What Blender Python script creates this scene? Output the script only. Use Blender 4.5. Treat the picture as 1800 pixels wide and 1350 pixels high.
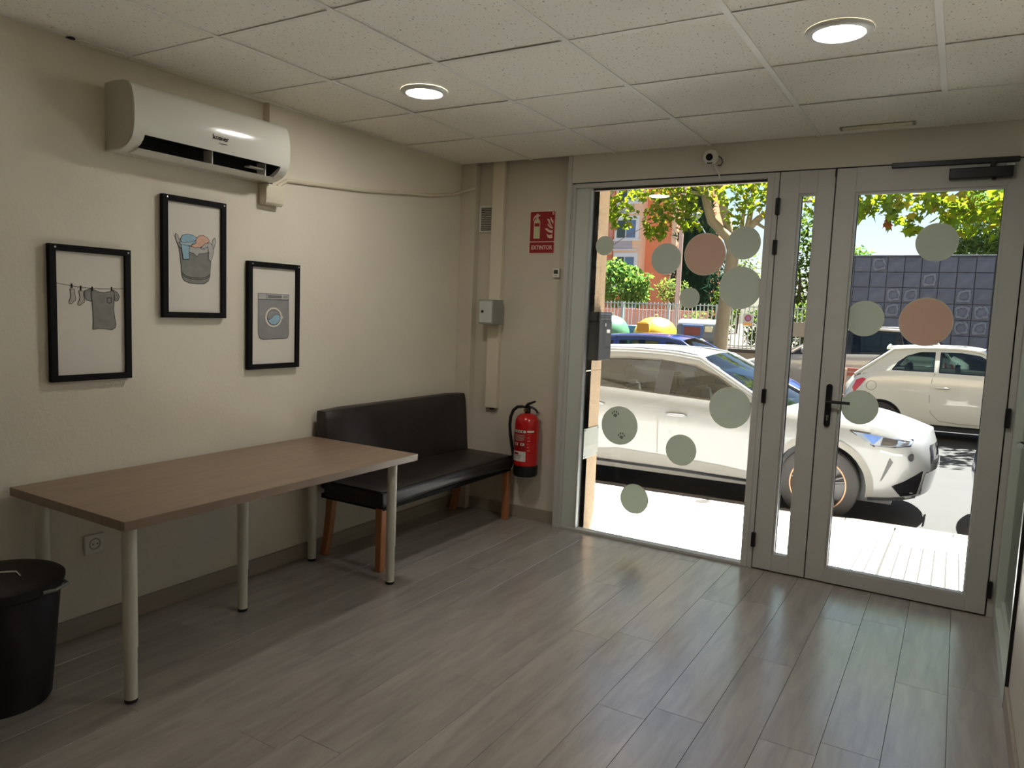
import bpy, bmesh, math, random
from mathutils import Vector, Matrix
from mathutils.geometry import tessellate_polygon

for o in list(bpy.data.objects):
    bpy.data.objects.remove(o, do_unlink=True)
SC = bpy.context.scene
C = SC.collection
random.seed(7)
PI = math.pi

# ------------------------------------------------------------------ camera
cam_d = bpy.data.cameras.new('camera')
cam = bpy.data.objects.new('camera', cam_d)
C.objects.link(cam)
cam_d.sensor_fit = 'HORIZONTAL'
cam_d.sensor_width = 36.0
cam_d.lens = 36.0 * 1304.387 / 1800.0
cam_d.clip_start = 0.05
cam_d.clip_end = 400
_r = (0.85533237, 0.51658569, 0.03931623)
_d = (0.08513967, -0.06530082, -0.99422686)
_f = (-0.51103598, 0.85374178, -0.09983583)
cam.matrix_world = Matrix(((_r[0], -_d[0], -_f[0], 3.11005),
                           (_r[1], -_d[1], -_f[1], -4.38878),
                           (_r[2], -_d[2], -_f[2], 1.45787),
                           (0, 0, 0, 1)))
SC.camera = cam

# ------------------------------------------------------------------ sky, sun, exposure
SUN_EL = math.radians(67)
SUN_AZ = math.radians(20)          # from straight ahead (+y) towards +x
world = bpy.data.worlds.new('sky')
SC.world = world
world.use_nodes = True
nt = world.node_tree
nt.nodes.clear()
sky = nt.nodes.new('ShaderNodeTexSky')
sky.sky_type = 'NISHITA'
sky.sun_disc = False
sky.sun_elevation = SUN_EL
sky.sun_rotation = SUN_AZ
sky.altitude = 300
sky.air_density = 1.0
sky.dust_density = 1.6
sky.ozone_density = 1.0
bgn = nt.nodes.new('ShaderNodeBackground')
bgn.inputs['Strength'].default_value = 0.086
wo = nt.nodes.new('ShaderNodeOutputWorld')
nt.links.new(sky.outputs[0], bgn.inputs[0])
nt.links.new(bgn.outputs[0], wo.inputs[0])

sun_d = bpy.data.lights.new('sun', 'SUN')
sun_d.energy = 20.0
sun_d.angle = math.radians(0.6)
sun_d.color = (1.0, 0.98, 0.95)
sun = bpy.data.objects.new('sun', sun_d)
C.objects.link(sun)
sun.location = (0, 20, 40)
_sd = Vector((math.sin(SUN_AZ) * math.cos(SUN_EL), math.cos(SUN_AZ) * math.cos(SUN_EL), math.sin(SUN_EL)))
sun.rotation_euler = _sd.to_track_quat('Z', 'Y').to_euler()

SC.view_settings.view_transform = 'Standard'
SC.view_settings.look = 'None'
SC.view_settings.gamma = 1.0
SC.view_settings.use_curve_mapping = False
SC.view_settings.exposure = 1.4
SC.cycles.max_bounces = 16
SC.cycles.diffuse_bounces = 8
SC.cycles.transparent_max_bounces = 24
SC.cycles.sample_clamp_indirect = 20.0

# ------------------------------------------------------------------ materials
def lin(c):
    return tuple(((v / 255.0) / 12.92 if v / 255.0 <= 0.04045 else ((v / 255.0 + 0.055) / 1.055) ** 2.4) for v in c)

MATS = {}
def mat(name, rgb, rough=0.5, metal=0.0, spec=0.5, noise=None, bump=None, coat=0.0, emit=None, rnd=0.0, stretch=(1, 1, 1)):
    """procedural material; noise=(scale, amount) colour mottling, bump=(scale, strength), rnd = variation from piece to piece"""
    m = bpy.data.materials.new(name)
    m.use_nodes = True
    n = m.node_tree
    b = n.nodes['Principled BSDF']
    col = lin(rgb) + (1,)
    b.inputs['Base Color'].default_value = col
    b.inputs['Roughness'].default_value = rough
    b.inputs['Metallic'].default_value = metal
    b.inputs['Specular IOR Level'].default_value = spec
    b.inputs['Coat Weight'].default_value = coat
    m.diffuse_color = col
    src = None
    if noise or bump:
        tc = n.nodes.new('ShaderNodeTexCoord')
        mp = n.nodes.new('ShaderNodeMapping')
        mp.inputs['Scale'].default_value = stretch
        n.links.new(tc.outputs['Object'], mp.inputs[0])
    if noise:
        tx = n.nodes.new('ShaderNodeTexNoise')
        tx.inputs['Scale'].default_value = noise[0]
        tx.inputs['Detail'].default_value = 6
        n.links.new(mp.outputs[0], tx.inputs['Vector'])
        mr = n.nodes.new('ShaderNodeMapRange')
        mr.inputs['From Min'].default_value = 0.3
        mr.inputs['From Max'].default_value = 0.7
        mr.inputs['To Min'].default_value = 1 - noise[1]
        mr.inputs['To Max'].default_value = 1 + noise[1]
        n.links.new(tx.outputs['Fac'], mr.inputs['Value'])
        src = mr.outputs[0]
    if rnd:
        oi = n.nodes.new('ShaderNodeObjectInfo')
        r2 = n.nodes.new('ShaderNodeMapRange')
        r2.inputs['To Min'].default_value = 1 - rnd
        r2.inputs['To Max'].default_value = 1 + rnd
        n.links.new(oi.outputs['Random'], r2.inputs['Value'])
        if src:
            mu = n.nodes.new('ShaderNodeMath')
            mu.operation = 'MULTIPLY'
            n.links.new(src, mu.inputs[0])
            n.links.new(r2.outputs[0], mu.inputs[1])
            src = mu.outputs[0]
        else:
            src = r2.outputs[0]
    if src:
        vm = n.nodes.new('ShaderNodeVectorMath')
        vm.operation = 'SCALE'
        vm.inputs[0].default_value = col[:3]
        n.links.new(src, vm.inputs['Scale'])
        n.links.new(vm.outputs[0], b.inputs['Base Color'])
    if bump:
        t2 = n.nodes.new('ShaderNodeTexNoise')
        t2.inputs['Scale'].default_value = bump[0]
        t2.inputs['Detail'].default_value = 4
        n.links.new(mp.outputs[0], t2.inputs['Vector'])
        bp = n.nodes.new('ShaderNodeBump')
        bp.inputs['Strength'].default_value = bump[1]
        bp.inputs['Distance'].default_value = 0.004
        n.links.new(t2.outputs['Fac'], bp.inputs['Height'])
        n.links.new(bp.outputs[0], b.inputs['Normal'])
    if emit:
        b.inputs['Emission Color'].default_value = lin(emit[0]) + (1,)
        b.inputs['Emission Strength'].default_value = emit[1]
    MATS[name] = m
    return m

def glass(name, tint=(255, 255, 255), rough=0.0, ior=1.45):
    """clear sheet glass: light passes, the surface mirrors by its Fresnel share"""
    m = bpy.data.materials.new(name)
    m.use_nodes = True
    n = m.node_tree
    n.nodes.clear()
    out = n.nodes.new('ShaderNodeOutputMaterial')
    tr = n.nodes.new('ShaderNodeBsdfTransparent')
    tr.inputs[0].default_value = lin(tint) + (1,)
    gl = n.nodes.new('ShaderNodeBsdfGlossy')
    gl.inputs['Roughness'].default_value = rough
    fr = n.nodes.new('ShaderNodeFresnel')
    fr.inputs['IOR'].default_value = ior
    mx = n.nodes.new('ShaderNodeMixShader')
    n.links.new(fr.outputs[0], mx.inputs[0])
    n.links.new(tr.outputs[0], mx.inputs[1])
    n.links.new(gl.outputs[0], mx.inputs[2])
    n.links.new(mx.outputs[0], out.inputs[0])
    MATS[name] = m
    return m

def leafy(name, rgb, trans, rnd=0.25, k=0.45):
    m = bpy.data.materials.new(name)
    m.use_nodes = True
    n = m.node_tree
    n.nodes.clear()
    out = n.nodes.new('ShaderNodeOutputMaterial')
    df = n.nodes.new('ShaderNodeBsdfDiffuse')
    tl = n.nodes.new('ShaderNodeBsdfTranslucent')
    mx = n.nodes.new('ShaderNodeMixShader')
    mx.inputs[0].default_value = k
    ge = n.nodes.new('ShaderNodeNewGeometry')
    for node, c in ((df, rgb), (tl, trans)):
        hs = n.nodes.new('ShaderNodeMapRange')
        hs.inputs['To Min'].default_value = 1 - rnd
        hs.inputs['To Max'].default_value = 1 + rnd
        n.links.new(ge.outputs['Random Per Island'], hs.inputs['Value'])
        vm = n.nodes.new('ShaderNodeVectorMath')
        vm.operation = 'SCALE'
        vm.inputs[0].default_value = lin(c)
        n.links.new(hs.outputs[0], vm.inputs['Scale'])
        n.links.new(vm.outputs[0], node.inputs[0])
    n.links.new(df.outputs[0], mx.inputs[1])
    n.links.new(tl.outputs[0], mx.inputs[2])
    n.links.new(mx.outputs[0], out.inputs[0])
    MATS[name] = m
    return m

def film(name, rgb, k=0.35):
    """frosted vinyl: part of the light scatters through"""
    m = bpy.data.materials.new(name)
    m.use_nodes = True
    n = m.node_tree
    n.nodes.clear()
    out = n.nodes.new('ShaderNodeOutputMaterial')
    df = n.nodes.new('ShaderNodeBsdfDiffuse')
    df.inputs[0].default_value = lin(rgb) + (1,)
    tl = n.nodes.new('ShaderNodeBsdfTranslucent')
    tl.inputs[0].default_value = lin(rgb) + (1,)
    mx = n.nodes.new('ShaderNodeMixShader')
    mx.inputs[0].default_value = k
    n.links.new(df.outputs[0], mx.inputs[1])
    n.links.new(tl.outputs[0], mx.inputs[2])
    n.links.new(mx.outputs[0], out.inputs[0])
    MATS[name] = m
    return m

def ceiling_mat():
    m = mat('mineral_tile', (248, 244, 234), 0.9)
    n = m.node_tree
    b = n.nodes['Principled BSDF']
    tc = n.nodes.new('ShaderNodeTexCoord')
    nz = n.nodes.new('ShaderNodeTexNoise')
    nz.inputs['Scale'].default_value = 120
    nz.inputs['Detail'].default_value = 3
    mp = n.nodes.new('ShaderNodeMapping')
    mp.inputs['Scale'].default_value = (1.0, 0.55, 1)
    mp.inputs['Rotation'].default_value = (0, 0, 0.6)
    n.links.new(tc.outputs['Object'], mp.inputs[0])
    n.links.new(mp.outputs[0], nz.inputs['Vector'])
    cr = n.nodes.new('ShaderNodeValToRGB')
    cr.color_ramp.elements[0].position = 0.31
    cr.color_ramp.elements[0].color = lin((168, 161, 148)) + (1,)
    cr.color_ramp.elements[1].position = 0.37
    cr.color_ramp.elements[1].color = lin((248, 244, 234)) + (1,)
    n.links.new(nz.outputs['Fac'], cr.inputs[0])
    n.links.new(cr.outputs[0], b.inputs['Base Color'])
    bp = n.nodes.new('ShaderNodeBump')
    bp.inputs['Strength'].default_value = 0.5
    bp.inputs['Distance'].default_value = 0.003
    n.links.new(cr.outputs[0], bp.inputs['Height'])
    n.links.new(bp.outputs[0], b.inputs['Normal'])
    return m

def wood_floor_mat():
    m = mat('laminate_plank', (166, 153, 140), 0.29, spec=0.6, coat=0.8)
    m.node_tree.nodes['Principled BSDF'].inputs['Coat Roughness'].default_value = 0.2
    n = m.node_tree
    b = n.nodes['Principled BSDF']
    tc = n.nodes.new('ShaderNodeTexCoord')
    oi = n.nodes.new('ShaderNodeObjectInfo')
    ad = n.nodes.new('ShaderNodeVectorMath')
    ad.operation = 'ADD'
    mu = n.nodes.new('ShaderNodeVectorMath')
    mu.operation = 'SCALE'
    mu.inputs[0].default_value = (13.0, 29.0, 7.0)
    n.links.new(oi.outputs['Random'], mu.inputs['Scale'])
    n.links.new(tc.outputs['Object'], ad.inputs[0])
    n.links.new(mu.outputs[0], ad.inputs[1])
    mp = n.nodes.new('ShaderNodeMapping')
    mp.inputs['Scale'].default_value = (9, 1.1, 1)
    n.links.new(ad.outputs[0], mp.inputs[0])
    nz = n.nodes.new('ShaderNodeTexNoise')
    nz.inputs['Scale'].default_value = 2.2
    nz.inputs['Detail'].default_value = 8
    nz.inputs['Roughness'].default_value = 0.62
    nz.inputs['Distortion'].default_value = 0.6
    n.links.new(mp.outputs[0], nz.inputs['Vector'])
    cr = n.nodes.new('ShaderNodeValToRGB')
    cr.color_ramp.elements[0].position = 0.28
    cr.color_ramp.elements[0].color = lin((141, 135, 128)) + (1,)
    cr.color_ramp.elements[1].position = 0.66
    cr.color_ramp.elements[1].color = lin((172, 165, 158)) + (1,)
    n.links.new(nz.outputs['Fac'], cr.inputs[0])
    mr = n.nodes.new('ShaderNodeMapRange')
    mr.inputs['To Min'].default_value = 0.90
    mr.inputs['To Max'].default_value = 1.08
    n.links.new(oi.outputs['Random'], mr.inputs['Value'])
    vm = n.nodes.new('ShaderNodeVectorMath')
    vm.operation = 'SCALE'
    n.links.new(cr.outputs[0], vm.inputs[0])
    n.links.new(mr.outputs[0], vm.inputs['Scale'])
    n.links.new(vm.outputs[0], b.inputs['Base Color'])
    bp = n.nodes.new('ShaderNodeBump')
    bp.inputs['Strength'].default_value = 0.12
    bp.inputs['Distance'].default_value = 0.002
    n.links.new(nz.outputs['Fac'], bp.inputs['Height'])
    n.links.new(bp.outputs[0], b.inputs['Normal'])
    return m

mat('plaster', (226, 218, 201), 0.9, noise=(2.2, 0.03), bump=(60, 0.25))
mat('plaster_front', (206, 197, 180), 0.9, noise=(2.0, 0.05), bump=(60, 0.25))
mat('panel_white', (205, 200, 190), 0.6, noise=(3, 0.03))
ceiling_mat()
mat('grid_bar', (240, 238, 231), 0.55)
mat('void_dark', (40, 36, 32), 0.9)
wood_floor_mat()
mat('underlay', (60, 54, 48), 0.9)
mat('skirting', (158, 146, 131), 0.5, noise=(9, 0.08), stretch=(1, 0.2, 3))
mat('aluminium', (190, 189, 184), 0.45, 0.0, noise=(4, 0.02))
mat('header_panel', (210, 205, 193), 0.6, noise=(3, 0.02))  # frame aluminium made paler to stand in for light on the header
mat('aluminium_pale', (196, 203, 194), 0.35)
mat('gasket', (22, 20, 19), 0.6)
mat('bare_wood', (92, 80, 68), 0.8, noise=(30, 0.25))
mat('black_plastic', (22, 20, 20), 0.45)
mat('black_metal', (18, 17, 18), 0.35)
mat('chrome', (200, 200, 200), 0.2, 1.0)
mat('white_plastic', (226, 224, 214), 0.32, coat=0.2)
mat('ac_white', (222, 220, 210), 0.14, coat=0.5)
mat('ac_side', (196, 190, 176), 0.45)
mat('dark_void', (10, 10, 10), 0.8)
mat('cream_plastic', (222, 212, 190), 0.45)
mat('frame_black', (10, 9, 9), 0.75, spec=0.25)
mat('paper', (222, 215, 204), 0.85)
mat('ink_black', (24, 22, 22), 0.8)
mat('ink_grey', (136, 137, 131), 0.85, noise=(25, 0.12))
mat('ink_lightgrey', (184, 181, 178), 0.85, noise=(25, 0.08))
mat('ink_sock', (186, 176, 164), 0.85)
mat('ink_blue', (156, 190, 206), 0.85, noise=(30, 0.1))
mat('ink_paleblue', (176, 196, 204), 0.85, noise=(30, 0.08))
mat('ink_peach', (222, 178, 156), 0.85, noise=(30, 0.08))
mat('ink_machine', (148, 147, 147), 0.85, noise=(12, 0.1))
mat('table_oak', (138, 116, 97), 0.36, noise=(5, 0.12), bump=(12, 0.05), stretch=(7, 0.7, 1))
mat('leg_white', (214, 211, 196), 0.4)
mat('leather', (40, 34, 31), 0.44, noise=(7, 0.12), bump=(140, 0.12))
mat('beech', (176, 116, 72), 0.45, noise=(10, 0.15), stretch=(4, 4, 0.6))
mat('bin_plastic', (27, 24, 26), 0.5, noise=(12, 0.1))
mat('red_paint', (190, 22, 24), 0.22, coat=0.4)
mat('red_label', (150, 20, 24), 0.4)
mat('label_white', (214, 208, 200), 0.5)
mat('rubber', (16, 15, 15), 0.55)
mat('brass', (150, 120, 80), 0.35, 0.8)
mat('sign_red', (150, 14, 18), 0.45)
mat('sign_cream', (214, 206, 172), 0.5)
mat('sign_pink', (226, 190, 172), 0.5)
mat('sign_green', (196, 202, 150), 0.5)
mat('steel_grey', (150, 156, 148), 0.45, 0.2)
mat('lamp_ring', (230, 230, 226), 0.35)
mat('lamp_lit', (255, 255, 255), 0.5, emit=((255, 250, 238), 9.0))
mat('frost_acrylic', (224, 216, 194), 0.35)
mat('lens_black', (8, 8, 9), 0.1)
mat('lcd', (50, 60, 46), 0.2)
glass('window_glass', (250, 252, 251))
glass('car_glass', (158, 176, 170), ior=1.5)
glass('side_glass', (222, 236, 228))
film('vinyl_green', (216, 222, 210), 0.28)
film('vinyl_orange', (230, 200, 182), 0.28)
film('vinyl_print', (128, 140, 132), 0.30)
mat('vinyl_edge', (222, 222, 206), 0.6)
# street
mat('stone_tan', (150, 128, 103), 0.9, noise=(60, 0.14), bump=(160, 0.6))
mat('facade_paint', (214, 196, 168), 0.9, noise=(2, 0.05))
mat('metal_plate', (132, 132, 124), 0.5)
mat("pavement", (226, 225, 221), 0.9, noise=(3, 0.06), rnd=0.04, bump=(80, 0.2))
mat('pavement_bed', (44, 40, 36), 0.95)
mat('kerb_stone', (74, 68, 60), 0.9, noise=(8, 0.08), rnd=0.05)
mat('asphalt', (47, 46, 44), 0.95, noise=(2.2, 0.08), bump=(200, 0.4))
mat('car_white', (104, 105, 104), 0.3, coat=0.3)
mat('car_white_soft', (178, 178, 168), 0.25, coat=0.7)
mat('car_blue', (28, 44, 92), 0.2, coat=0.9)
mat('car_grey', (140, 137, 130), 0.25, 0.0, coat=0.8)
mat('cladding', (96, 93, 88), 0.6)
mat('car_black', (18, 18, 20), 0.35)
mat('gloss_black', (12, 12, 16), 0.12, coat=0.6)
mat('interior_dark', (52, 48, 46), 0.8)
mat('seat_grey', (96, 100, 96), 0.8)
mat('tyre', (40, 38, 38), 0.85, bump=(40, 0.2))
mat('rim_gold', (120, 90, 66), 0.3, 0.6)
mat('rim_dark', (60, 58, 58), 0.35, 0.5)
mat('rim_silver', (180, 180, 178), 0.3, 0.7)
mat('lamp_red', (170, 22, 26), 0.2, coat=0.8)
mat('lamp_clear', (120, 130, 144), 0.1, 0.3, coat=1.0)
mat('shut_gap', (110, 106, 98), 0.8)
mat('plate_white', (176, 176, 172), 0.4)
mat('roof_rail', (88, 88, 90), 0.4, 0.3)
mat('bin_yellow', (200, 160, 36), 0.45)
mat('bin_yellow_deep', (176, 122, 16), 0.5)
mat('bin_green', (64, 115, 84), 0.45)
mat('bin_grey', (101, 105, 110), 0.5)
mat('bin_blue', (66, 94, 146), 0.5)
mat('fence_metal', (168, 172, 168), 0.5, 0.2)
mat('pink_wall', (232, 160, 140), 0.9, noise=(1.5, 0.06))
mat('cream_wall', (150, 134, 116), 0.9, noise=(2, 0.06))
mat('earth', (72, 62, 52), 0.95, noise=(3, 0.1))
mat('slate', (92, 95, 108), 0.75, noise=(5, 0.16), rnd=0.10, bump=(22, 0.5))
mat('slate_joint', (66, 67, 74), 0.9)
mat('slate_scar', (114, 117, 127), 0.8, noise=(14, 0.15))
mat('render_orange', (238, 146, 104), 0.9, noise=(0.6, 0.03))
mat('render_beige', (244, 204, 170), 0.9, noise=(0.6, 0.03))
mat('balcony_grey', (186, 176, 178), 0.7)
mat('window_white', (232, 232, 230), 0.5)
mat('pane_far', (96, 120, 150), 0.1)
mat('pane_dark', (50, 62, 58), 0.1)
mat('pole_pink', (206, 172, 158), 0.6)
mat('lamp_grey', (160, 162, 166), 0.4)
mat('bark', (130, 117, 94), 0.85, noise=(7, 0.16), bump=(20, 0.5), stretch=(1, 1, 0.4))
mat('bark_dark', (96, 80, 62), 0.9, noise=(10, 0.2), bump=(25, 0.6), stretch=(1, 1, 0.3))
mat('bench_wood', (120, 62, 50), 0.7, noise=(6, 0.15))
mat('post_cream', (150, 136, 118), 0.8)
mat('sign_purple', (150, 100, 140), 0.6)
mat('sign_orange', (232, 160, 70), 0.6)
leafy('leaf_plane', (76, 102, 30), (136, 152, 30))
leafy('leaf_yellow', (116, 112, 34), (142, 134, 32))
leafy('leaf_rust', (120, 68, 44), (134, 78, 44))
leafy('leaf_bright', (74, 112, 56), (116, 144, 60))
leafy('leaf_pale', (86, 104, 56), (112, 126, 56))
leafy('leaf_cypress', (44, 68, 52), (36, 56, 32), k=0.2)
leafy('leaf_pine', (96, 124, 70), (130, 152, 64), k=0.3)
leafy('leaf_hedge', (56, 78, 38), (90, 108, 38))

# ------------------------------------------------------------------ mesh helpers
def nb():
    return bmesh.new()

def box(bm, x0, x1, y0, y1, z0, z1, bev=0.0, seg=2, mi=0):
    vs = [bm.verts.new((x, y, z)) for x in (x0, x1) for y in (y0, y1) for z in (z0, z1)]
    q = ((0, 1, 3, 2), (4, 6, 7, 5), (0, 4, 5, 1), (2, 3, 7, 6), (0, 2, 6, 4), (1, 5, 7, 3))
    fs = []
    for a in q:
        f = bm.faces.new([vs[i] for i in a])
        f.material_index = mi
        fs.append(f)
    if bev > 0:
        es = list({e for f in fs for e in f.edges})
        bmesh.ops.bevel(bm, geom=es, offset=bev, segments=seg, profile=0.5, affect='EDGES')
    return bm

def prism(bm, pts, axis, a0, a1):
    """polygon pts (2D) extruded along axis 'x','y' or 'z' from a0 to a1"""
    def P(p, a):
        return {'x': (a, p[0], p[1]), 'y': (p[0], a, p[1]), 'z': (p[0], p[1], a)}[axis]
    A = [bm.verts.new(P(p, a0)) for p in pts]
    B_ = [bm.verts.new(P(p, a1)) for p in pts]
    n = len(pts)
    fs = [bm.faces.new(A), bm.faces.new(list(reversed(B_)))]
    for i in range(n):
        j = (i + 1) % n
        fs.append(bm.faces.new((A[j], A[i], B_[i], B_[j])))
    bmesh.ops.recalc_face_normals(bm, faces=fs)
    return bm

def tube(bm, pts, r, n=10, cap=True):
    """tube along a polyline; r a number or a list of radii"""
    pts = [Vector(p) for p in pts]
    rs = r if isinstance(r, (list, tuple)) else [r] * len(pts)
    rings = []
    up = None
    for i, p in enumerate(pts):
        if i == 0:
            t = pts[1] - pts[0]
        elif i == len(pts) - 1:
            t = pts[-1] - pts[-2]
        else:
            t = (pts[i + 1] - p).normalized() + (p - pts[i - 1]).normalized()
        t.normalize()
        if up is None:
            a = Vector((0, 0, 1)) if abs(t.z) < 0.9 else Vector((1, 0, 0))
            up = (a - t * a.dot(t)).normalized()
        else:
            up = (up - t * up.dot(t)).normalized()
        s = t.cross(up)
        rings.append([bm.verts.new(p + (up * math.cos(2 * PI * k / n) + s * math.sin(2 * PI * k / n)) * rs[i]) for k in range(n)])
    fs = []
    for a, b in zip(rings, rings[1:]):
        for k in range(n):
            fs.append(bm.faces.new((a[k], a[(k + 1) % n], b[(k + 1) % n], b[k])))
    if cap:
        fs.append(bm.faces.new(list(reversed(rings[0]))))
        fs.append(bm.faces.new(rings[-1]))
    bmesh.ops.recalc_face_normals(bm, faces=fs)
    return bm

def lathe(bm, prof, c=(0, 0, 0), n=32, axis='z'):
    """profile [(r, h)] turned about an axis through c"""
    def P(r, a, h):
        u, v = r * math.cos(a), r * math.sin(a)
        return {'z': (c[0] + u, c[1] + v, c[2] + h), 'y': (c[0] + u, c[1] + h, c[2] + v), 'x': (c[0] + h, c[1] + u, c[2] + v)}[axis]
    rings = []
    for r, h in prof:
        if r < 1e-6:
            rings.append([bm.verts.new(P(0, 0, h))])
        else:
            rings.append([bm.verts.new(P(r, 2 * PI * k / n, h)) for k in range(n)])
    fs = []
    for a, b in zip(rings, rings[1:]):
        for k in range(n):
            j = (k + 1) % n
            if len(a) == 1 and len(b) == 1:
                continue
            if len(a) == 1:
                fs.append(bm.faces.new((a[0], b[j], b[k])))
            elif len(b) == 1:
                fs.append(bm.faces.new((a[k], a[j], b[0])))
            else:
                fs.append(bm.faces.new((a[k], a[j], b[j], b[k])))
    bmesh.ops.recalc_face_normals(bm, faces=fs)
    return bm

def grid(bm, f, nu, nv, flip=False):
    """surface f(u, v) with u, v in 0..1"""
    g = [[bm.verts.new(f(i / nu, j / nv)) for j in range(nv + 1)] for i in range(nu + 1)]
    for i in range(nu):
        for j in range(nv):
            q = (g[i][j], g[i + 1][j], g[i + 1][j + 1], g[i][j + 1])
            bm.faces.new(tuple(reversed(q)) if flip else q)
    return g

def wloc(o):
    v = Vector((0, 0, 0))
    while o is not None:
        v = v + o.location
        o = o.parent
    return v

def obj(name, bm, m, parent=None, smooth=None, local=False):
    """links a bmesh as one mesh object; coordinates are the world's unless local"""
    me = bpy.data.meshes.new(name)
    bm.normal_update()
    bm.to_mesh(me)
    bm.free()
    if parent is not None and not local:
        v = wloc(parent)
        if v.length > 0:
            me.transform(Matrix.Translation(-v))
    for k in (m if isinstance(m, (list, tuple)) else [m]):
        me.materials.append(MATS[k])
    if smooth is not None:
        me.polygons.foreach_set('use_smooth', [True] * len(me.polygons))
        me.set_sharp_from_angle(angle=math.radians(smooth))
    o = bpy.data.objects.new(name, me)
    C.objects.link(o)
    if parent is not None:
        o.parent = parent
    return o

def tag(o, label=None, cat=None, group=None, kind=None):
    if label:
        o['label'] = label
    if cat:
        o['category'] = cat
    if group:
        o['group'] = group
    if kind:
        o['kind'] = kind
    return o

def thing(name, loc, label, cat, group=None, rz=0.0):
    o = bpy.data.objects.new(name, None)
    o.empty_display_size = 0.1
    C.objects.link(o)
    o.location = loc
    o.rotation_euler = (0, 0, rz)
    return tag(o, label, cat, group)

def struct(name, bm, m, label, cat, smooth=None, parent=None):
    o = obj(name, bm, m, parent, smooth)
    if parent is None:
        tag(o, label, cat, kind='structure')
    return o

def bxo(name, m, parent, x0, x1, y0, y1, z0, z1, bev=0.0, label=None, smooth=None):
    o = obj(name, box(nb(), x0, x1, y0, y1, z0, z1, bev), m, parent, smooth)
    if label:
        o['label'] = label
    return o

def copy_tree(o, parent=None):
    c = o.copy()
    C.objects.link(c)
    c.parent = parent
    for ch in o.children:
        copy_tree(ch, c)
    return c

def text_mesh(name, body, size, m, parent, mw, bold=0.0, extrude=0.0004):
    """lettering as a flat mesh; mw puts the text plane (x right, y up) into the world"""
    cu = bpy.data.curves.new(name, 'FONT')
    cu.body = body
    cu.size = size
    cu.align_x = 'CENTER'
    cu.align_y = 'CENTER'
    cu.extrude = extrude
    cu.offset = bold
    cu.resolution_u = 3
    t = bpy.data.objects.new(name, cu)
    C.objects.link(t)
    dg = bpy.context.evaluated_depsgraph_get()
    me = bpy.data.meshes.new_from_object(t.evaluated_get(dg))
    bpy.data.objects.remove(t, do_unlink=True)
    me.transform(mw)
    v = wloc(parent)
    me.transform(Matrix.Translation(-v))
    me.materials.clear()
    me.materials.append(MATS[m])
    o = bpy.data.objects.new(name, me)
    C.objects.link(o)
    o.parent = parent
    return o

def plane_mw(origin, xdir, ydir):
    x = Vector(xdir).normalized()
    y = Vector(ydir).normalized()
    z = x.cross(y)
    return Matrix(((x.x, y.x, z.x, origin[0]), (x.y, y.y, z.y, origin[1]), (x.z, y.z, z.z, origin[2]), (0, 0, 0, 1)))

def flat(bm, pts, mw, h=0.0006):
    """a thin printed shape: polygon in a plane, extruded by h"""
    tri = tessellate_polygon([[Vector((p[0], p[1], 0)) for p in pts]])
    top = [bm.verts.new(mw @ Vector((p[0], p[1], h))) for p in pts]
    bot = [bm.verts.new(mw @ Vector((p[0], p[1], 0))) for p in pts]
    fs = []
    for t in tri:
        try:
            fs.append(bm.faces.new([top[i] for i in t]))
        except ValueError:
            pass
    n = len(pts)
    for i in range(n):
        j = (i + 1) % n
        fs.append(bm.faces.new((top[i], top[j], bot[j], bot[i])))
    bmesh.ops.recalc_face_normals(bm, faces=fs)
    zn = mw.to_3x3() @ Vector((0, 0, 1))
    bm.normal_update()
    for f in fs[:len(tri)]:
        if f.normal.dot(zn) < 0:
            f.normal_flip()
    return bm

def stroke(bm, pts, w, mw, h=0.0009, closed=False):
    pts = [Vector((p[0], p[1])) for p in pts]
    if closed:
        pts = pts + [pts[0]]
    L, R_ = [], []
    for i, p in enumerate(pts):
        a = pts[max(i - 1, 0)]
        b = pts[min(i + 1, len(pts) - 1)]
        d = (b - a)
        if d.length < 1e-9:
            d = Vector((1, 0))
        d.normalize()
        nrm = Vector((-d.y, d.x)) * (w / 2)
        L.append(bm.verts.new(mw @ Vector((p.x + nrm.x, p.y + nrm.y, h))))
        R_.append(bm.verts.new(mw @ Vector((p.x - nrm.x, p.y - nrm.y, h))))
    for i in range(len(pts) - 1):
        bm.faces.new((R_[i], R_[i + 1], L[i + 1], L[i]))
    return bm

def arc(cx, cy, rx, ry, a0, a1, n=16):
    return [(cx + rx * math.cos(a0 + (a1 - a0) * i / n), cy + ry * math.sin(a0 + (a1 - a0) * i / n)) for i in range(n + 1)]

def rrect(x0, x1, y0, y1, r, n=4):
    p = []
    for cx, cy, a in ((x1 - r, y1 - r, 0), (x0 + r, y1 - r, PI / 2), (x0 + r, y0 + r, PI), (x1 - r, y0 + r, 1.5 * PI)):
        p += arc(cx, cy, r, r, a, a + PI / 2, n)
    return p

# ================================================================== THE ROOM
H = 2.457
YB = -7.0          # back of the room, behind the camera
XR = 3.385         # right wall

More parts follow.
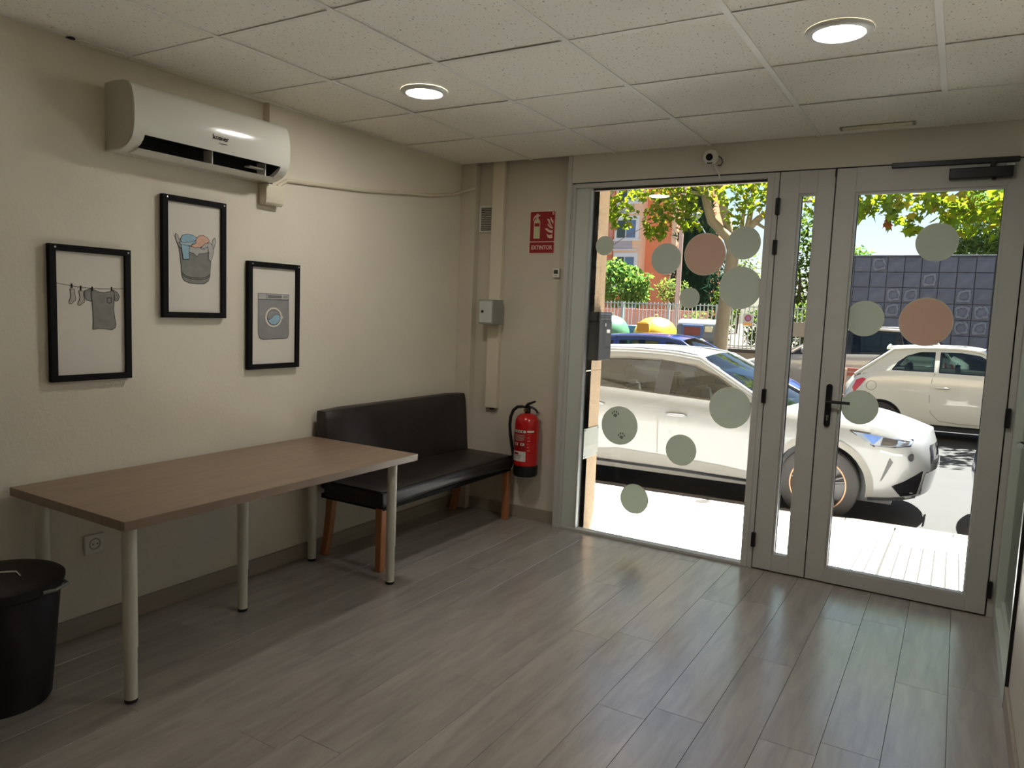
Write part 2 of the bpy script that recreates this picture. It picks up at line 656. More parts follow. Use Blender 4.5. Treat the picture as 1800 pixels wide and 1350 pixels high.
# floor: underlay with single laminate planks
fl = struct('floor', box(nb(), -0.0, 3.46, YB, 0.09, -0.06, -0.009), 'underlay', 'grey-beige wood laminate floor of the room', 'floor')
PW, PL = 0.1875, 1.28
plank_mesh = {}
def plank(x0, x1, y0, y1):
    key = (round(x1 - x0, 4), round(y1 - y0, 4))
    if key not in plank_mesh:
        w, l = x1 - x0, y1 - y0
        bm = nb()
        g = 0.0004
        e = 0.0009
        lo = [(g, g), (w - g, g), (w - g, l - g), (g, l - g)]
        hi = [(g + e, g + e), (w - g - e, g + e), (w - g - e, l - g - e), (g + e, l - g - e)]
        a = [bm.verts.new((x, y, -0.009)) for x, y in lo]
        b = [bm.verts.new((x, y, -0.0014)) for x, y in lo]
        c = [bm.verts.new((x, y, 0.0)) for x, y in hi]
        for r1, r2 in ((a, b), (b, c)):
            for i in range(4):
                bm.faces.new((r1[i], r1[(i + 1) % 4], r2[(i + 1) % 4], r2[i]))
        bm.faces.new(c)
        me = bpy.data.meshes.new('plank')
        bm.to_mesh(me)
        bm.free()
        me.materials.append(MATS['laminate_plank'])
        plank_mesh[key] = me
    o = bpy.data.objects.new('plank', plank_mesh[key])
    C.objects.link(o)
    o.parent = fl
    o.location = (x0, y0, 0)
k0 = -13
offs = {0: -1.825}
for k in range(k0, 7):
    xa, xb = 2.252 + PW * k, 2.252 + PW * (k + 1)
    xa, xb = max(xa, 0.0), min(xb, 3.46)
    if xb - xa < 0.01:
        continue
    off = offs.get(k, -1.825 + 0.43 * k + 0.11 * ((k * 7) % 5))
    yj = off + math.floor((0.09 - off) / PL) * PL
    top = 0.09
    while top > YB:
        bot = max(yj, YB)
        if top - bot > 0.02:
            plank(xa, xb, bot, top)
        top = bot
        yj -= PL

# ceiling: slab, T-bars and mineral tiles
ce = struct('ceiling', box(nb(), -0.15, 3.6, YB - 0.1, 0.06, 2.60, 2.72), 'void_dark', 'suspended ceiling of white mineral tiles in a metal grid', 'ceiling')
xs = [0.0] + [0.565 + 0.6 * i for i in range(5)] + [3.5]
ys = [0.0] + [-0.643 - 0.6 * j for j in range(11)] + [YB]
tile_mesh = {}
for i in range(len(xs) - 1):
    for j in range(len(ys) - 1):
        x0, x1 = xs[i] + 0.004, xs[i + 1] - 0.004
        y0, y1 = ys[j + 1] + 0.004, ys[j] - 0.004
        if i == 0:
            x0 = -0.044
        key = (round(x1 - x0, 3), round(y1 - y0, 3))
        if key not in tile_mesh:
            bm = nb()
            box(bm, 0, x1 - x0, 0, y1 - y0, 0, 0.014)
            me = bpy.data.meshes.new('ceiling_tile')
            bm.to_mesh(me)
            bm.free()
            me.materials.append(MATS['mineral_tile'])
            tile_mesh[key] = me
        o = bpy.data.objects.new('ceiling_tile', tile_mesh[key])
        C.objects.link(o)
        o.parent = ce
        o.location = (x0, y0, H + 0.002 + 0.0025 * (((i * 5 + j * 3) % 4) / 3.0))
for x in xs[1:-1]:
    bxo('grid_runner', 'grid_bar', ce, x - 0.012, x + 0.012, YB, 0.0, H - 0.003, H + 0.0015, 0.0008)
for y in ys[1:-1]:
    for i in range(len(xs) - 1):
        a, b = xs[i] + (0.012 if i else 0), xs[i + 1] - 0.012
        bxo('grid_crossbar', 'grid_bar', ce, a, b, y - 0.009, y + 0.009, H - 0.001, H + 0.0015)
bxo('edge_trim', 'grid_bar', ce, 0.0, 0.018, YB, 0.0, H - 0.002, H + 0.0015)

# left wall with the shallow niche above the air conditioner
bm = nb()
box(bm, -0.16, 0.0, YB - 0.1, 0.36, -0.1, 2.27)
box(bm, -0.16, 0.0, YB - 0.1, -2.66, 2.27, 2.6)
box(bm, -0.16, 0.0, -1.705, 0.36, 2.27, 2.6)
box(bm, -0.16, -0.045, -2.66, -1.705, 2.27, 2.6)
struct('wall_left', bm, 'plaster', 'cream plastered wall with the three framed laundry drawings', 'wall')
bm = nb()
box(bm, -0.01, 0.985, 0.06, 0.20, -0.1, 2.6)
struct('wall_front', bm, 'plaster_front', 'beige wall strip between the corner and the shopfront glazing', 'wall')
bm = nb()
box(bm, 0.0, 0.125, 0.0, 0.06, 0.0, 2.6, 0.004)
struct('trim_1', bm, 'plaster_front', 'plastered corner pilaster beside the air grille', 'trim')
bm = nb()
box(bm, XR, XR + 0.14, YB, -1.03, 0.0, 2.6)
struct('wall_right', bm, 'panel_white', 'off-white wall panel at the right edge beside the glazed side door', 'wall')
struct('wall_back', box(nb(), -0.16, 3.6, YB - 0.12, YB, -0.1, 2.6), 'plaster', 'plain cream wall at the far end behind the viewer', 'wall')

def skirting(name, label, x0, x1, y0, y1):
    struct(name, box(nb(), x0, x1, y0, y1, 0.0, 0.086, 0.002), 'skirting', label, 'skirting board')
skirting('baseboard_left', 'grey-brown skirting board along the cream wall', 0.0, 0.013, YB, 0.0)
skirting('baseboard_front', 'grey-brown skirting board under the fire extinguisher', 0.125, 0.845, 0.047, 0.06)
skirting('baseboard_right', 'grey-brown skirting board under the off-white panel', XR - 0.012, XR, YB, -1.03)

# ------------------------------------------------------------------ shopfront
# header panel
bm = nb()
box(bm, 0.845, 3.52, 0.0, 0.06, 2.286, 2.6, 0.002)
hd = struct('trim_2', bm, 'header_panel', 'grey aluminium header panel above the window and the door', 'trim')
bxo('shadow_gap', 'gasket', hd, 0.88, 3.40, 0.004, 0.05, 2.279, 2.286)
bxo('filler_strip', 'gasket', hd, 0.86, 3.45, 0.006, 0.05, 2.445, 2.4565)

# fixed window (window_1): root is the jamb frame
def ring(bm, x0, x1, z0, z1, y0, y1, l, r, b, t):
    box(bm, x0, x0 + l, y0, y1, z0, z1, 0.0015)
    box(bm, x1 - r, x1, y0, y1, z0, z1, 0.0015)
    if b:
        box(bm, x0 + l, x1 - r, y0, y1, z0, z0 + b, 0.0015)
    if t:
        box(bm, x0 + l, x1 - r, y0, y1, z1 - t, z1, 0.0015)

bm = nb()
box(bm, 0.845, 0.877, -0.004, 0.058, 0.0, 2.6, 0.002)             # outer upright
box(bm, 0.877, 0.905, 0.008, 0.058, 0.0, 2.279, 0.002)
box(bm, 2.107, 2.145, 0.0, 0.06, 0.0, 2.279, 0.002)                # mullion to the doors
box(bm, 0.905, 2.107, 0.0, 0.06, 2.252, 2.279, 0.002)
box(bm, 0.905, 2.107, 0.0, 0.06, 0.0, 0.017, 0.002)
w1 = struct('window_1', bm, 'aluminium', 'large fixed shop window with round vinyl dots, left of the door', 'window')
bxo('side_panel', 'aluminium_pale', w1, 0.905, 1.0, 0.016, 0.05, 0.017, 2.252, 0.001, 'pale greenish aluminium filler panel')
bxo('glazing_bead', 'aluminium', w1, 1.0, 1.014, 0.008, 0.05, 0.017, 2.252, 0.002)
bxo('glazing_bead', 'aluminium', w1, 0.877, 0.884, 0.002, 0.008, 0.0, 2.279)
bxo('glass_pane', 'window_glass', w1, 1.014, 2.107, 0.040, 0.046, 0.017, 2.252)
bxo('seal', 'gasket', w1, 1.0142, 1.0165, 0.047, 0.052, 0.017, 2.252)
bxo('seal', 'gasket', w1, 2.1, 2.107, 0.047, 0.06, 0.017, 2.252)
bxo('head_batten', 'bare_wood', w1, 1.014, 2.107, 0.046, 0.075, 2.238, 2.256, 0, 'weathered brown batten')

# door leaves
def leaf(name, label, x0, x1, gx0, gx1, gz0, gz1):
    z0, z1 = 0.008, 2.279
    bm = nb()
    box(bm, x0, gx0, -0.004, 0.056, z0, z1, 0.0025)
    box(bm, gx1, x1, -0.004, 0.056, z0, z1, 0.0025)
    box(bm, gx0, gx1, -0.004, 0.056, z0, gz0, 0.0)
    box(bm, gx0, gx1, -0.004, 0.056, gz1, z1, 0.0)
    d = struct(name, bm, 'aluminium', label, 'door')
    b = 0.011
    for a in ((gx0, gx0 + b, gz0, gz1), (gx1 - b, gx1, gz0, gz1), (gx0 + b, gx1 - b, gz0, gz0 + b), (gx0 + b, gx1 - b, gz1 - b, gz1)):
        bxo('glazing_bead', 'aluminium', d, a[0], a[1], 0.004, 0.044, a[2], a[3], 0.001)
    for a in ((gx0 + b, gx0 + b + 0.003), (gx1 - b - 0.003, gx1 - b)):
        bxo('seal', 'gasket', d, a[0], a[1], 0.034, 0.05, gz0 + b, gz1 - b)
    bxo('glass_pane', 'window_glass', d, gx0 + b, gx1 - b, 0.040, 0.046, gz0 + b, gz1 - b)
    return d
d1 = leaf('door_1', 'narrow side leaf of the aluminium door with a slim glass slot', 2.178, 2.464, 2.282, 2.376, 0.097, 2.157)
d2 = leaf('door_2', 'wide aluminium door leaf with full glass and black lever handle', 2.470, 3.336, 2.569, 3.247, 0.082, 2.152)
bm = nb()
box(bm, 2.145, 2.172, 0.002, 0.058, 0.0, 2.279, 0.002)
box(bm, 3.342, 3.372, 0.002, 0.058, 0.0, 2.279, 0.002)
box(bm, 3.372, 3.47, -0.045, 0.0615, 0.0, 2.285, 0.002)
tj = struct('trim_3', bm, 'aluminium', 'aluminium door jambs between the shop window and the side door', 'trim')
bxo('threshold', 'gasket', tj, 0.9, 3.372, 0.05, 0.075, 0.0, 0.012)
bxo('rebate', 'gasket', tj, 2.464, 2.47, 0.02, 0.05, 0.008, 2.279)
bxo('rebate', 'gasket', tj, 2.172, 2.178, 0.02, 0.05, 0.008, 2.279)
bxo('rebate', 'gasket', tj, 3.336, 3.342, 0.02, 0.05, 0.008, 2.279)
bxo('top_bolt', 'black_plastic', d1, 2.461, 2.468, -0.008, 0.0, 2.236, 2.276)
def hinge(d, x, za, zb):
    h = obj('hinge', box(nb(), x - 0.012, x + 0.012, -0.022, -0.002, za, zb, 0.004), 'black_metal', d)
    h['label'] = 'black door hinge'
for za, zb in ((2.043, 2.136), (1.823, 1.905), (0.981, 1.062), (0.132, 0.219)):
    hinge(d1, 2.176, za, zb)
for za, zb in ((1.9, 1.99), (0.97, 1.07), (0.10, 0.19)):
    hinge(d2, 3.345, za, zb)
# lever handle
def capsule_pts(cx, z0, z1, r):
    return arc(cx, z1 - r, r, r, 0, PI, 8) + arc(cx, z0 + r, r, r, PI, 2 * PI, 8)
hb = obj('handle', prism(nb(), capsule_pts(2.521, 0.882, 1.120, 0.016), 'y', -0.014, -0.004), 'black_metal', d2, 30)
hb['label'] = 'black lever handle on a long back plate'
obj('lever', tube(nb(), [(2.521, -0.012, 1.026), (2.521, -0.048, 1.026), (2.527, -0.055, 1.026), (2.634, -0.055, 1.026)], 0.0085, 10), 'black_metal', hb, 40)
bm = nb()
lathe(bm, [(0.0, -0.0175), (0.008, -0.0175), (0.008, -0.014)], (2.521, 0, 0.942), 16, 'y')
box(bm, 2.517, 2.525, -0.0172, -0.014, 0.918, 0.94)
obj('lock_cylinder', bm, 'chrome', hb, 30)
# door closer with its slide rail
dc = thing('door_closer', (3.13, -0.03, 2.19), 'black overhead door closer with slide rail above the glass door', 'door closer')
bxo('slide_rail', 'black_metal', dc, 2.733, 3.285, -0.022, 0.0, 2.262, 2.288, 0.003)
bxo('closer_body', 'black_metal', dc, 2.995, 3.262, -0.048, -0.004, 2.188, 2.240, 0.004)
bxo('arm', 'black_metal', dc, 3.165, 3.19, -0.034, -0.014, 2.238, 2.268, 0.002)
bxo('end_block', 'chrome', dc, 3.232, 3.266, -0.046, -0.012, 2.240, 2.252, 0.001, 'bare metal end block')
obj('screw', lathe(nb(), [(0.0, -0.010), (0.008, -0.010), (0.012, 0.0)], (3.185, -0.028, 2.188), 12), 'black_metal', dc, 30)

# vinyl dots on the glass, stuck on the room side
def dot(parent, name, x, z, r, m, xa=None, xb=None):
    pts = []
    N = 48
    for i in range(N):
        a = 2 * PI * i / N
        px, pz = x + r * math.cos(a), z + r * math.sin(a)
        if xa is not None:
            px = max(px, xa)
        if xb is not None:
            px = min(px, xb)
        pts.append((px, pz))
    o = obj(name, prism(nb(), pts, 'y', 0.0386, 0.0396), m, parent)
    o['label'] = 'round frosted %s vinyl dot' % ('orange' if 'orange' in m else 'grey-green')
    mw = plane_mw((0, 0.0384, 0), (1, 0, 0), (0, 0, 1))
    ed = obj('dot_edge', stroke(nb(), pts, 0.0035, mw, 0.0, True), 'vinyl_edge', o)
    return o
G, O_ = 'vinyl_green', 'vinyl_orange'
dots = [(1.111, 1.888, .060, G), (1.526, 1.804, .094, G), (1.765, 1.831, .124, O_), (1.991, 1.895, .094, G), (1.986, 1.636, .122, G),
        (1.688, 1.569, .061, G), (1.975, 0.927, .122, G), (1.279, 0.741, .123, G), (1.694, 0.635, .095, G), (1.408, 0.279, .095, G)]
for i, (x, z, r, m) in enumerate(dots):
    o = dot(w1, 'vinyl_dot', x, z, r, m, 1.022, 2.0985)
    if i == 7:
        for px, pz in ((1.247, 0.812), (1.297, 0.675)):
            mw = plane_mw((px, 0.0385, pz), (1, 0, 0), (0, 0, 1))
            bm = nb()
            flat(bm, arc(0, -0.008, 0.013, 0.011, 0, 2 * PI, 12)[:-1], mw, 0.0004)
            for tx, tz in ((-0.02, 0.004), (-0.008, 0.016), (0.008, 0.016), (0.02, 0.004)):
                flat(bm, arc(tx, tz, 0.0052, 0.0078, 0, 2 * PI, 10)[:-1], mw, 0.0004)
            pr = obj('paw_print', bm, 'vinyl_print', o)
            pr['label'] = 'faint grey paw print'
for x, z, r, m in ((2.967, 1.887, .096, G), (2.661, 1.484, .094, G), (2.95, 1.478, .124, O_), (2.674, 1.002, .092, G)):
    dot(d2, 'vinyl_dot', x, z, r, m, 2.584, 3.232)

# glazed side door in the right wall
bm = nb()
box(bm, 3.372, 3.43, -0.10, -0.045, 0.0, 2.43, 0.002)
box(bm, 3.372, 3.43, -1.03, -0.985, 0.0, 2.43, 0.002)
box(bm, 3.372, 3.43, -0.985, -0.10, 0.0, 0.088, 0.003)
box(bm, 3.372, 3.43, -0.985, -0.10, 2.34, 2.43, 0.002)
d3 = struct('door_3', bm, 'aluminium_pale', 'pale framed glass side door at the right edge of the room', 'door')
bxo('bottom_rail', 'aluminium_pale', d3, 3.395, 3.425, -0.985, -0.10, 0.088, 0.125, 0.002)
bxo('glass_pane', 'side_glass', d3, 3.408, 3.414, -0.985, -0.10, 0.125, 2.34)
bxo('seal', 'gasket', d3, 3.372, 3.388, -1.036, -1.0305, 0.0, 2.43)
kn = obj('pull_knob', tube(nb(), [(3.40, -0.60, 0.975), (3.37, -0.60, 0.975), (3.362, -0.61, 0.975), (3.362, -0.70, 0.98)], 0.011, 12), 'chrome', d3, 40)
kn['label'] = 'brushed metal handle'
bm = nb()
box(bm, 3.43, 4.6, -1.3, -1.1, -0.1, 2.8)
box(bm, 4.45, 4.6, -1.1, 0.36, -0.1, 2.8)
struct('wall_passage', bm, 'panel_white', 'pale wall of the side passage seen through the glass side door', 'wall')
struct('floor_passage', box(nb(), 3.46, 4.45, -1.1, 0.36, -0.1, -0.01), 'pavement', 'pale floor of the side passage beyond the glass side door', 'floor')
bxo('ceiling_passage', 'plaster', None, 3.54, 4.6, -1.3, 0.06, 2.6, 2.8)
tag(bpy.data.objects['ceiling_passage'], 'pale ceiling over the side passage behind the glass side door', 'ceiling', kind='structure')

# ------------------------------------------------------------------ ceiling fittings
def downlight(x, y, label, power):
    t = thing('ceiling_downlight', (x, y, H), label, 'ceiling light', 'recessed ceiling downlights')
    obj('trim_ring', lathe(nb(), [(0.110, 0.002), (0.112, -0.004), (0.106, -0.010), (0.086, -0.012), (0.083, -0.008), (0.083, 0.002)], (x, y, H), 40), 'lamp_ring', t, 40)
    d = obj('diffuser', lathe(nb(), [(0.0, -0.0085), (0.0828, -0.0085), (0.0828, -0.0045), (0.0, -0.0045)], (x, y, H), 40), 'lamp_lit', t)
    d['label'] = 'lit white diffuser'
    L = bpy.data.lights.new('downlight_glow', 'AREA')
    L.shape = 'DISK'
    L.size = 0.16
    L.energy = power
    L.color = (1.0, 0.97, 0.91)
    lo = bpy.data.objects.new('lamp_light', L)
    C.objects.link(lo)
    lo.parent = t
    lo.location = (0, 0, -0.014)
LP = 2.75
downlight(0.865, -1.543, 'lit round downlight in the ceiling tile left of centre, nearer the cream wall', LP)
downlight(2.665, -1.543, 'lit round downlight in the ceiling in front of the glass door', LP)

es = thing('ceiling_strip', (2.66, -0.145, H), 'slim frosted strip fitting on the ceiling tile above the door', 'strip light')
bxo('housing', 'frost_acrylic', es, 2.50, 2.82, -0.168, -0.124, H - 0.012, H - 0.001, 0.004)
for x0, x1 in ((2.487, 2.50), (2.82, 2.833)):
    bxo('end_cap', 'steel_grey', es, x0, x1, -0.166, -0.126, H - 0.011, H - 0.001, 0.002)

sc = thing('security_camera', (1.79, -0.045, 2.37), 'small white round security camera with black lens on the header', 'camera')
bm = nb()
bmesh.ops.create_uvsphere(bm, u_segments=28, v_segments=18, radius=0.043, matrix=Matrix.Translation((1.79, -0.05, 2.378)))
obj('housing', bm, 'white_plastic', sc, 60)
ax = (Vector((3.0, -4.4, 1.6)) - Vector((1.79, -0.05, 2.378))).normalized()
ax = (ax + Vector((-0.18, 0, 0.0))).normalized()
q = ax.to_track_quat('Z', 'Y').to_matrix().to_4x4()
bm = nb()
lathe(bm, [(0.0, 0.046), (0.016, 0.045), (0.020, 0.0405), (0.020, 0.036)], (0, 0, 0), 24)
bmesh.ops.transform(bm, matrix=Matrix.Translation((1.79, -0.05, 2.378)) @ q, verts=bm.verts)
obj('lens', bm, 'lens_black', sc, 40)
bm = nb()
pp = [Vector((1.79, -0.05, 2.378)) + q.to_3x3() @ Vector((0.036 * math.sin(a) * 0.75, -0.030 - 0.004 * math.cos(a * 2), 0.0285)) for a in [(-0.6 + 1.2 * i / 6) for i in range(7)]]
tube(bm, pp, 0.0035, 6)
obj('ir_slot', bm, 'lens_black', sc, 40)
obj('mount', lathe(nb(), [(0.0, 0.0), (0.024, 0.0), (0.024, 0.014), (0.012, 0.02)], (1.795, -0.016, 2.378), 20, 'y'), 'white_plastic', sc, 40)
obj('cable', tube(nb(), [(1.808, -0.03, 2.34), (1.82, -0.024, 2.31), (1.834, -0.012, 2.285), (1.838, -0.008, 2.262)], 0.0042, 8), 'white_plastic', sc, 40)
obj('cable', tube(nb(), [(1.82, -0.02, 2.39), (1.845, -0.022, 2.375), (1.852, -0.022, 2.35), (1.842, -0.02, 2.335), (1.825, -0.02, 2.335)], 0.0028, 6), 'black_plastic', sc, 40)['label'] = 'thin black loop of cable'

# ------------------------------------------------------------------ things on the short front wall
pc = thing('pipe_casing', (0.297, 0.04, 0.755), 'cream vertical pipe casing running down behind the grey metal box', 'pipe casing')
bxo('casing', 'cream_plastic', pc, 0.250, 0.344, 0.022, 0.06, 0.757, 2.6, 0.004)
obj('pipe_end', lathe(nb(), [(0.0, 0.0), (0.016, 0.0), (0.016, 0.02)], (0.300, 0.042, 0.745), 14), 'gasket', pc, 30)['label'] = 'dark open pipe end'

vg = thing('air_grille', (0.19, 0.055, 1.99), 'small white louvred air grille on the wall near the corner', 'vent')
bm = nb()
ring(bm, 0.131, 0.246, 1.992, 2.176, 0.046, 0.06, 0.012, 0.012, 0.012, 0.012)
obj('frame', bm, 'white_plastic', vg)
bxo('backing', 'dark_void', vg, 0.143, 0.234, 0.056, 0.0595, 2.004, 2.164)
for i in range(13):
    z = 2.010 + i * 0.0122
    bm = nb()
    prism(bm, [(0.048, z), (0.057, z + 0.008), (0.057, z + 0.0095), (0.048, z + 0.0018)], 'x', 0.143, 0.234)
    obj('slat', bm, 'ac_side', vg)

mb = thing('metal_box', (0.315, -0.03, 1.345), 'grey metal wall box with a small locked door', 'metal box')
bxo('case', 'steel_grey', mb, 0.257, 0.374, -0.108, 0.0215, 1.35, 1.520, 0.003)
dr = bxo('door', 'aluminium_pale', mb, 0.264, 0.367, -0.113, -0.1085, 1.362, 1.508, 0.0015)
obj('lock', lathe(nb(), [(0.0, -0.006), (0.008, -0.006), (0.010, 0.0)], (0.29, -0.1131, 1.437), 16, 'y'), 'black_metal', dr, 30)

# EXTINTOR sign
sg = thing('fire_sign', (0.64, 0.055, 1.84), 'red EXTINTOR fire extinguisher sign on the wall', 'sign')
SW, SH = 0.197, 0.284
smw = plane_mw((0.541, 0.0555, 1.841), (1, 0, 0), (0, 0, 1))
obj('sign_plate', prism(nb(), [(0.541 + a, 1.841 + b) for a, b in rrect(0, SW, 0, SH, 0.008)], 'y', 0.0556, 0.059), 'sign_pink', sg)
bm = nb()
flat(bm, rrect(0.005, SW - 0.005, 0.082, SH - 0.005, 0.006), smw)
flat(bm, rrect(0.005, SW - 0.005, 0.005, 0.076, 0.006), smw)
obj('red_panel', bm, 'sign_red', sg)
m2 = smw @ Matrix.Translation((0, 0, 0.0008))
bm = nb()
flat(bm, [(0.033, 0.101), (0.081, 0.101), (0.081, 0.208), (0.078, 0.222), (0.069, 0.231), (0.066, 0.233), (0.066, 0.248), (0.080, 0.250), (0.080, 0.258), (0.066, 0.260), (0.062, 0.266), (0.054, 0.266), (0.049, 0.258), (0.034, 0.250), (0.028, 0.236), (0.024, 0.222), (0.029, 0.219), (0.036, 0.234), (0.049, 0.245), (0.049, 0.233), (0.044, 0.230), (0.036, 0.221), (0.033, 0.208)], m2, 0.0005)
obj('extinguisher_symbol', bm, 'sign_pink', sg)
bm = nb()
m3 = smw @ Matrix.Translation((0, 0, 0.0014))
flat(bm, [(0.038, 0.105), (0.076, 0.105), (0.076, 0.178), (0.038, 0.178)], m3, 0.0004)
flat(bm, [(0.040, 0.208), (0.074, 0.208), (0.072, 0.219), (0.063, 0.226), (0.063, 0.250), (0.053, 0.250), (0.052, 0.226), (0.043, 0.219)], m3, 0.0004)
obj('symbol_fill', bm, 'sign_green', sg)
bm = nb()
flat(bm, [(0.038, 0.182), (0.076, 0.182), (0.076, 0.204), (0.038, 0.204)], m3, 0.0004)
obj('symbol_band', bm, 'sign_red', sg)
bm = nb()
def flame(pts):
    flat(bm, pts, m2, 0.0005)
flame([(0.132, 0.230), (0.144, 0.212), (0.150, 0.196), (0.166, 0.184), (0.176, 0.182), (0.164, 0.194), (0.158, 0.206), (0.152, 0.226), (0.142, 0.231)])
flame([(0.158, 0.238), (0.160, 0.224), (0.170, 0.207), (0.180, 0.194), (0.182, 0.214), (0.170, 0.228), (0.164, 0.240)])
flame([(0.136, 0.200), (0.142, 0.186), (0.156, 0.172), (0.178, 0.164), (0.178, 0.176), (0.160, 0.182), (0.148, 0.192)])
flame([(0.118, 0.164), (0.128, 0.158), (0.138, 0.148), (0.156, 0.140), (0.178, 0.134), (0.178, 0.158), (0.164, 0.152), (0.148, 0.160), (0.138, 0.168), (0.122, 0.168)])
flame([(0.134, 0.132), (0.140, 0.112), (0.152, 0.102), (0.178, 0.102), (0.178, 0.128), (0.154, 0.122)])
obj('flame_symbol', bm, 'sign_pink', sg)
bm = nb()
for a in range(2):
    flat(bm, [(0.172, 0.258 + a * 0.010), (0.187, 0.258 + a * 0.010), (0.187, 0.265 + a * 0.010), (0.172, 0.265 + a * 0.010)], m2, 0.0003)
obj('small_print', bm, 'sign_pink', sg)
text_mesh('lettering', 'EXTINTOR', 0.0335, 'sign_pink', sg, m2 @ Matrix.Translation((SW / 2, 0.040, 0.0002)) @ Matrix.Diagonal((0.98, 1.12, 1, 1)), 0.0008)

th = thing('thermostat', (0.768, 0.05, 1.682), 'tiny white digital thermostat with dark display beside the window frame', 'thermostat')
bxo('case', 'white_plastic', th, 0.744, 0.792, 0.036, 0.06, 1.682, 1.742, 0.003)
bxo('display', 'lcd', th, 0.752, 0.784, 0.0352, 0.0362, 1.706, 1.732)
bxo('button', 'steel_grey', th, 0.757, 0.779, 0.0348, 0.0362, 1.692, 1.697)

# fire extinguisher
fe = thing('fire_extinguisher', (0.655, -0.035, 0.33), 'red fire extinguisher with black hose hanging on the wall', 'fire extinguisher')
ex, ey = 0.637, -0.035
R = 0.083
obj('cylinder', lathe(nb(), [(R, 0.405), (R, 0.688), (R * 0.97, 0.712), (R * 0.86, 0.735), (R * 0.62, 0.753), (R * 0.30, 0.762), (0.0, 0.763)], (ex, ey, 0), 40), 'red_paint', fe, 50)
obj('base_boot', lathe(nb(), [(0.0, 0.332), (R * 0.93, 0.332), (R * 1.01, 0.342), (R * 1.015, 0.408), (R * 0.99, 0.409)], (ex, ey, 0), 40), 'rubber', fe, 50)
obj('valve', lathe(nb(), [(0.021, 0.757), (0.021, 0.79), (0.017, 0.794), (0.017, 0.812), (0.0, 0.813)], (ex, ey, 0), 18), 'black_metal', fe, 40)
obj('gauge', lathe(nb(), [(0.0, -0.03), (0.011, -0.03), (0.011, -0.018)], (ex - 0.004, ey, 0.782), 16, 'y'), 'brass', fe, 40)
dv = Vector((0.86, 0.5, 0))
def along(a, z):
    return (ex + dv.x * a, ey + dv.y * a * 0.35, z)
obj('squeeze_lever', tube(nb(), [along(-0.018, 0.803), along(0.0, 0.822), along(0.03, 0.834), along(0.062, 0.846)], [0.009, 0.010, 0.008, 0.006], 8), 'black_metal', fe, 50)
obj('carry_handle', tube(nb(), [along(0.0, 0.80), along(0.035, 0.802), along(0.062, 0.79), along(0.084, 0.768)], [0.008, 0.008, 0.0075, 0.007], 8), 'black_metal', fe, 50)
hose = [along(-0.012, 0.797), along(-0.045, 0.803), along(-0.085, 0.798), along(-0.118, 0.772), along(-0.138, 0.725), along(-0.142, 0.67), along(-0.136, 0.61), along(-0.122, 0.54), along(-0.108, 0.48), along(-0.101, 0.43), along(-0.1, 0.40)]
hs = obj('hose', tube(nb(), hose, [0.007, 0.010, 0.011, 0.011, 0.011, 0.011, 0.011, 0.011, 0.0105, 0.0095, 0.011], 12), 'rubber', fe, 60)
bxo('hose_clip', 'chrome', fe, ex - 0.100, ex - 0.08, ey - 0.028, ey - 0.012, 0.458, 0.468)
bxo('wall_bracket', 'black_metal', fe, ex - 0.02, ex + 0.02, ey + R * 0.9, 0.06, 0.69, 0.73)
def wrap(name, m, a0, a1, z0, z1, off):
    """label on the cylinder; a in degrees, 0 = towards the room (-y)"""
    bm = nb()
    def f(u, v):
        a = math.radians(a0 + (a1 - a0) * u)
        return (ex + (R + off) * math.sin(a), ey - (R + off) * math.cos(a), z0 + (z1 - z0) * v)
    grid(bm, f, 16, 1)
    return obj(name, bm, m, fe, 60)
wrap('label_print', 'red_label', -58, 26, 0.510, 0.640, 0.0006)
wrap('label_print', 'label_white', -58, 25, 0.636, 0.652, 0.0010)
wrap('label_print', 'label_white', 31, 64, 0.640, 0.652, 0.0010)
wrap('label_print', 'label_white', -58, 28, 0.440, 0.508, 0.0010)['label'] = 'white inspection label with a red emblem'
for k, (a0, a1, z0, z1) in enumerate([(-40, 20, 0.617, 0.620), (-40, 22, 0.606, 0.608), (-40, 18, 0.598, 0.600), (-40, 20, 0.590, 0.592), (-40, 10, 0.582, 0.584), (-33, -13, 0.548, 0.566), (1, 20, 0.548, 0.566)]):
    wrap('label_print', 'label_white', a0, a1, z0, z1, 0.0012)
wrap('label_print', 'red_label', -28, -18, 0.552, 0.562, 0.0016)
wrap('label_print', 'red_label', 6, 12, 0.552, 0.562, 0.0016)
wrap('label_print', 'red_label', -36, -8, 0.486, 0.500, 0.0016)
for z, a1 in ((0.480, 8), (0.474, 4), (0.466, 6), (0.458, 0)):
    wrap('label_print', 'ink_black', -42, a1, z, z + 0.002, 0.0015)
for k in range(5):
    wrap('label_print', 'ink_black', -50 + 14 * k, -42 + 14 * k, 0.640, 0.648, 0.0015)
for k in range(6):
    wrap('label_print', 'label_white', 34, 36 + 5 * (k % 3), 0.625 - 0.022 * k, 0.628 - 0.022 * k, 0.0012)

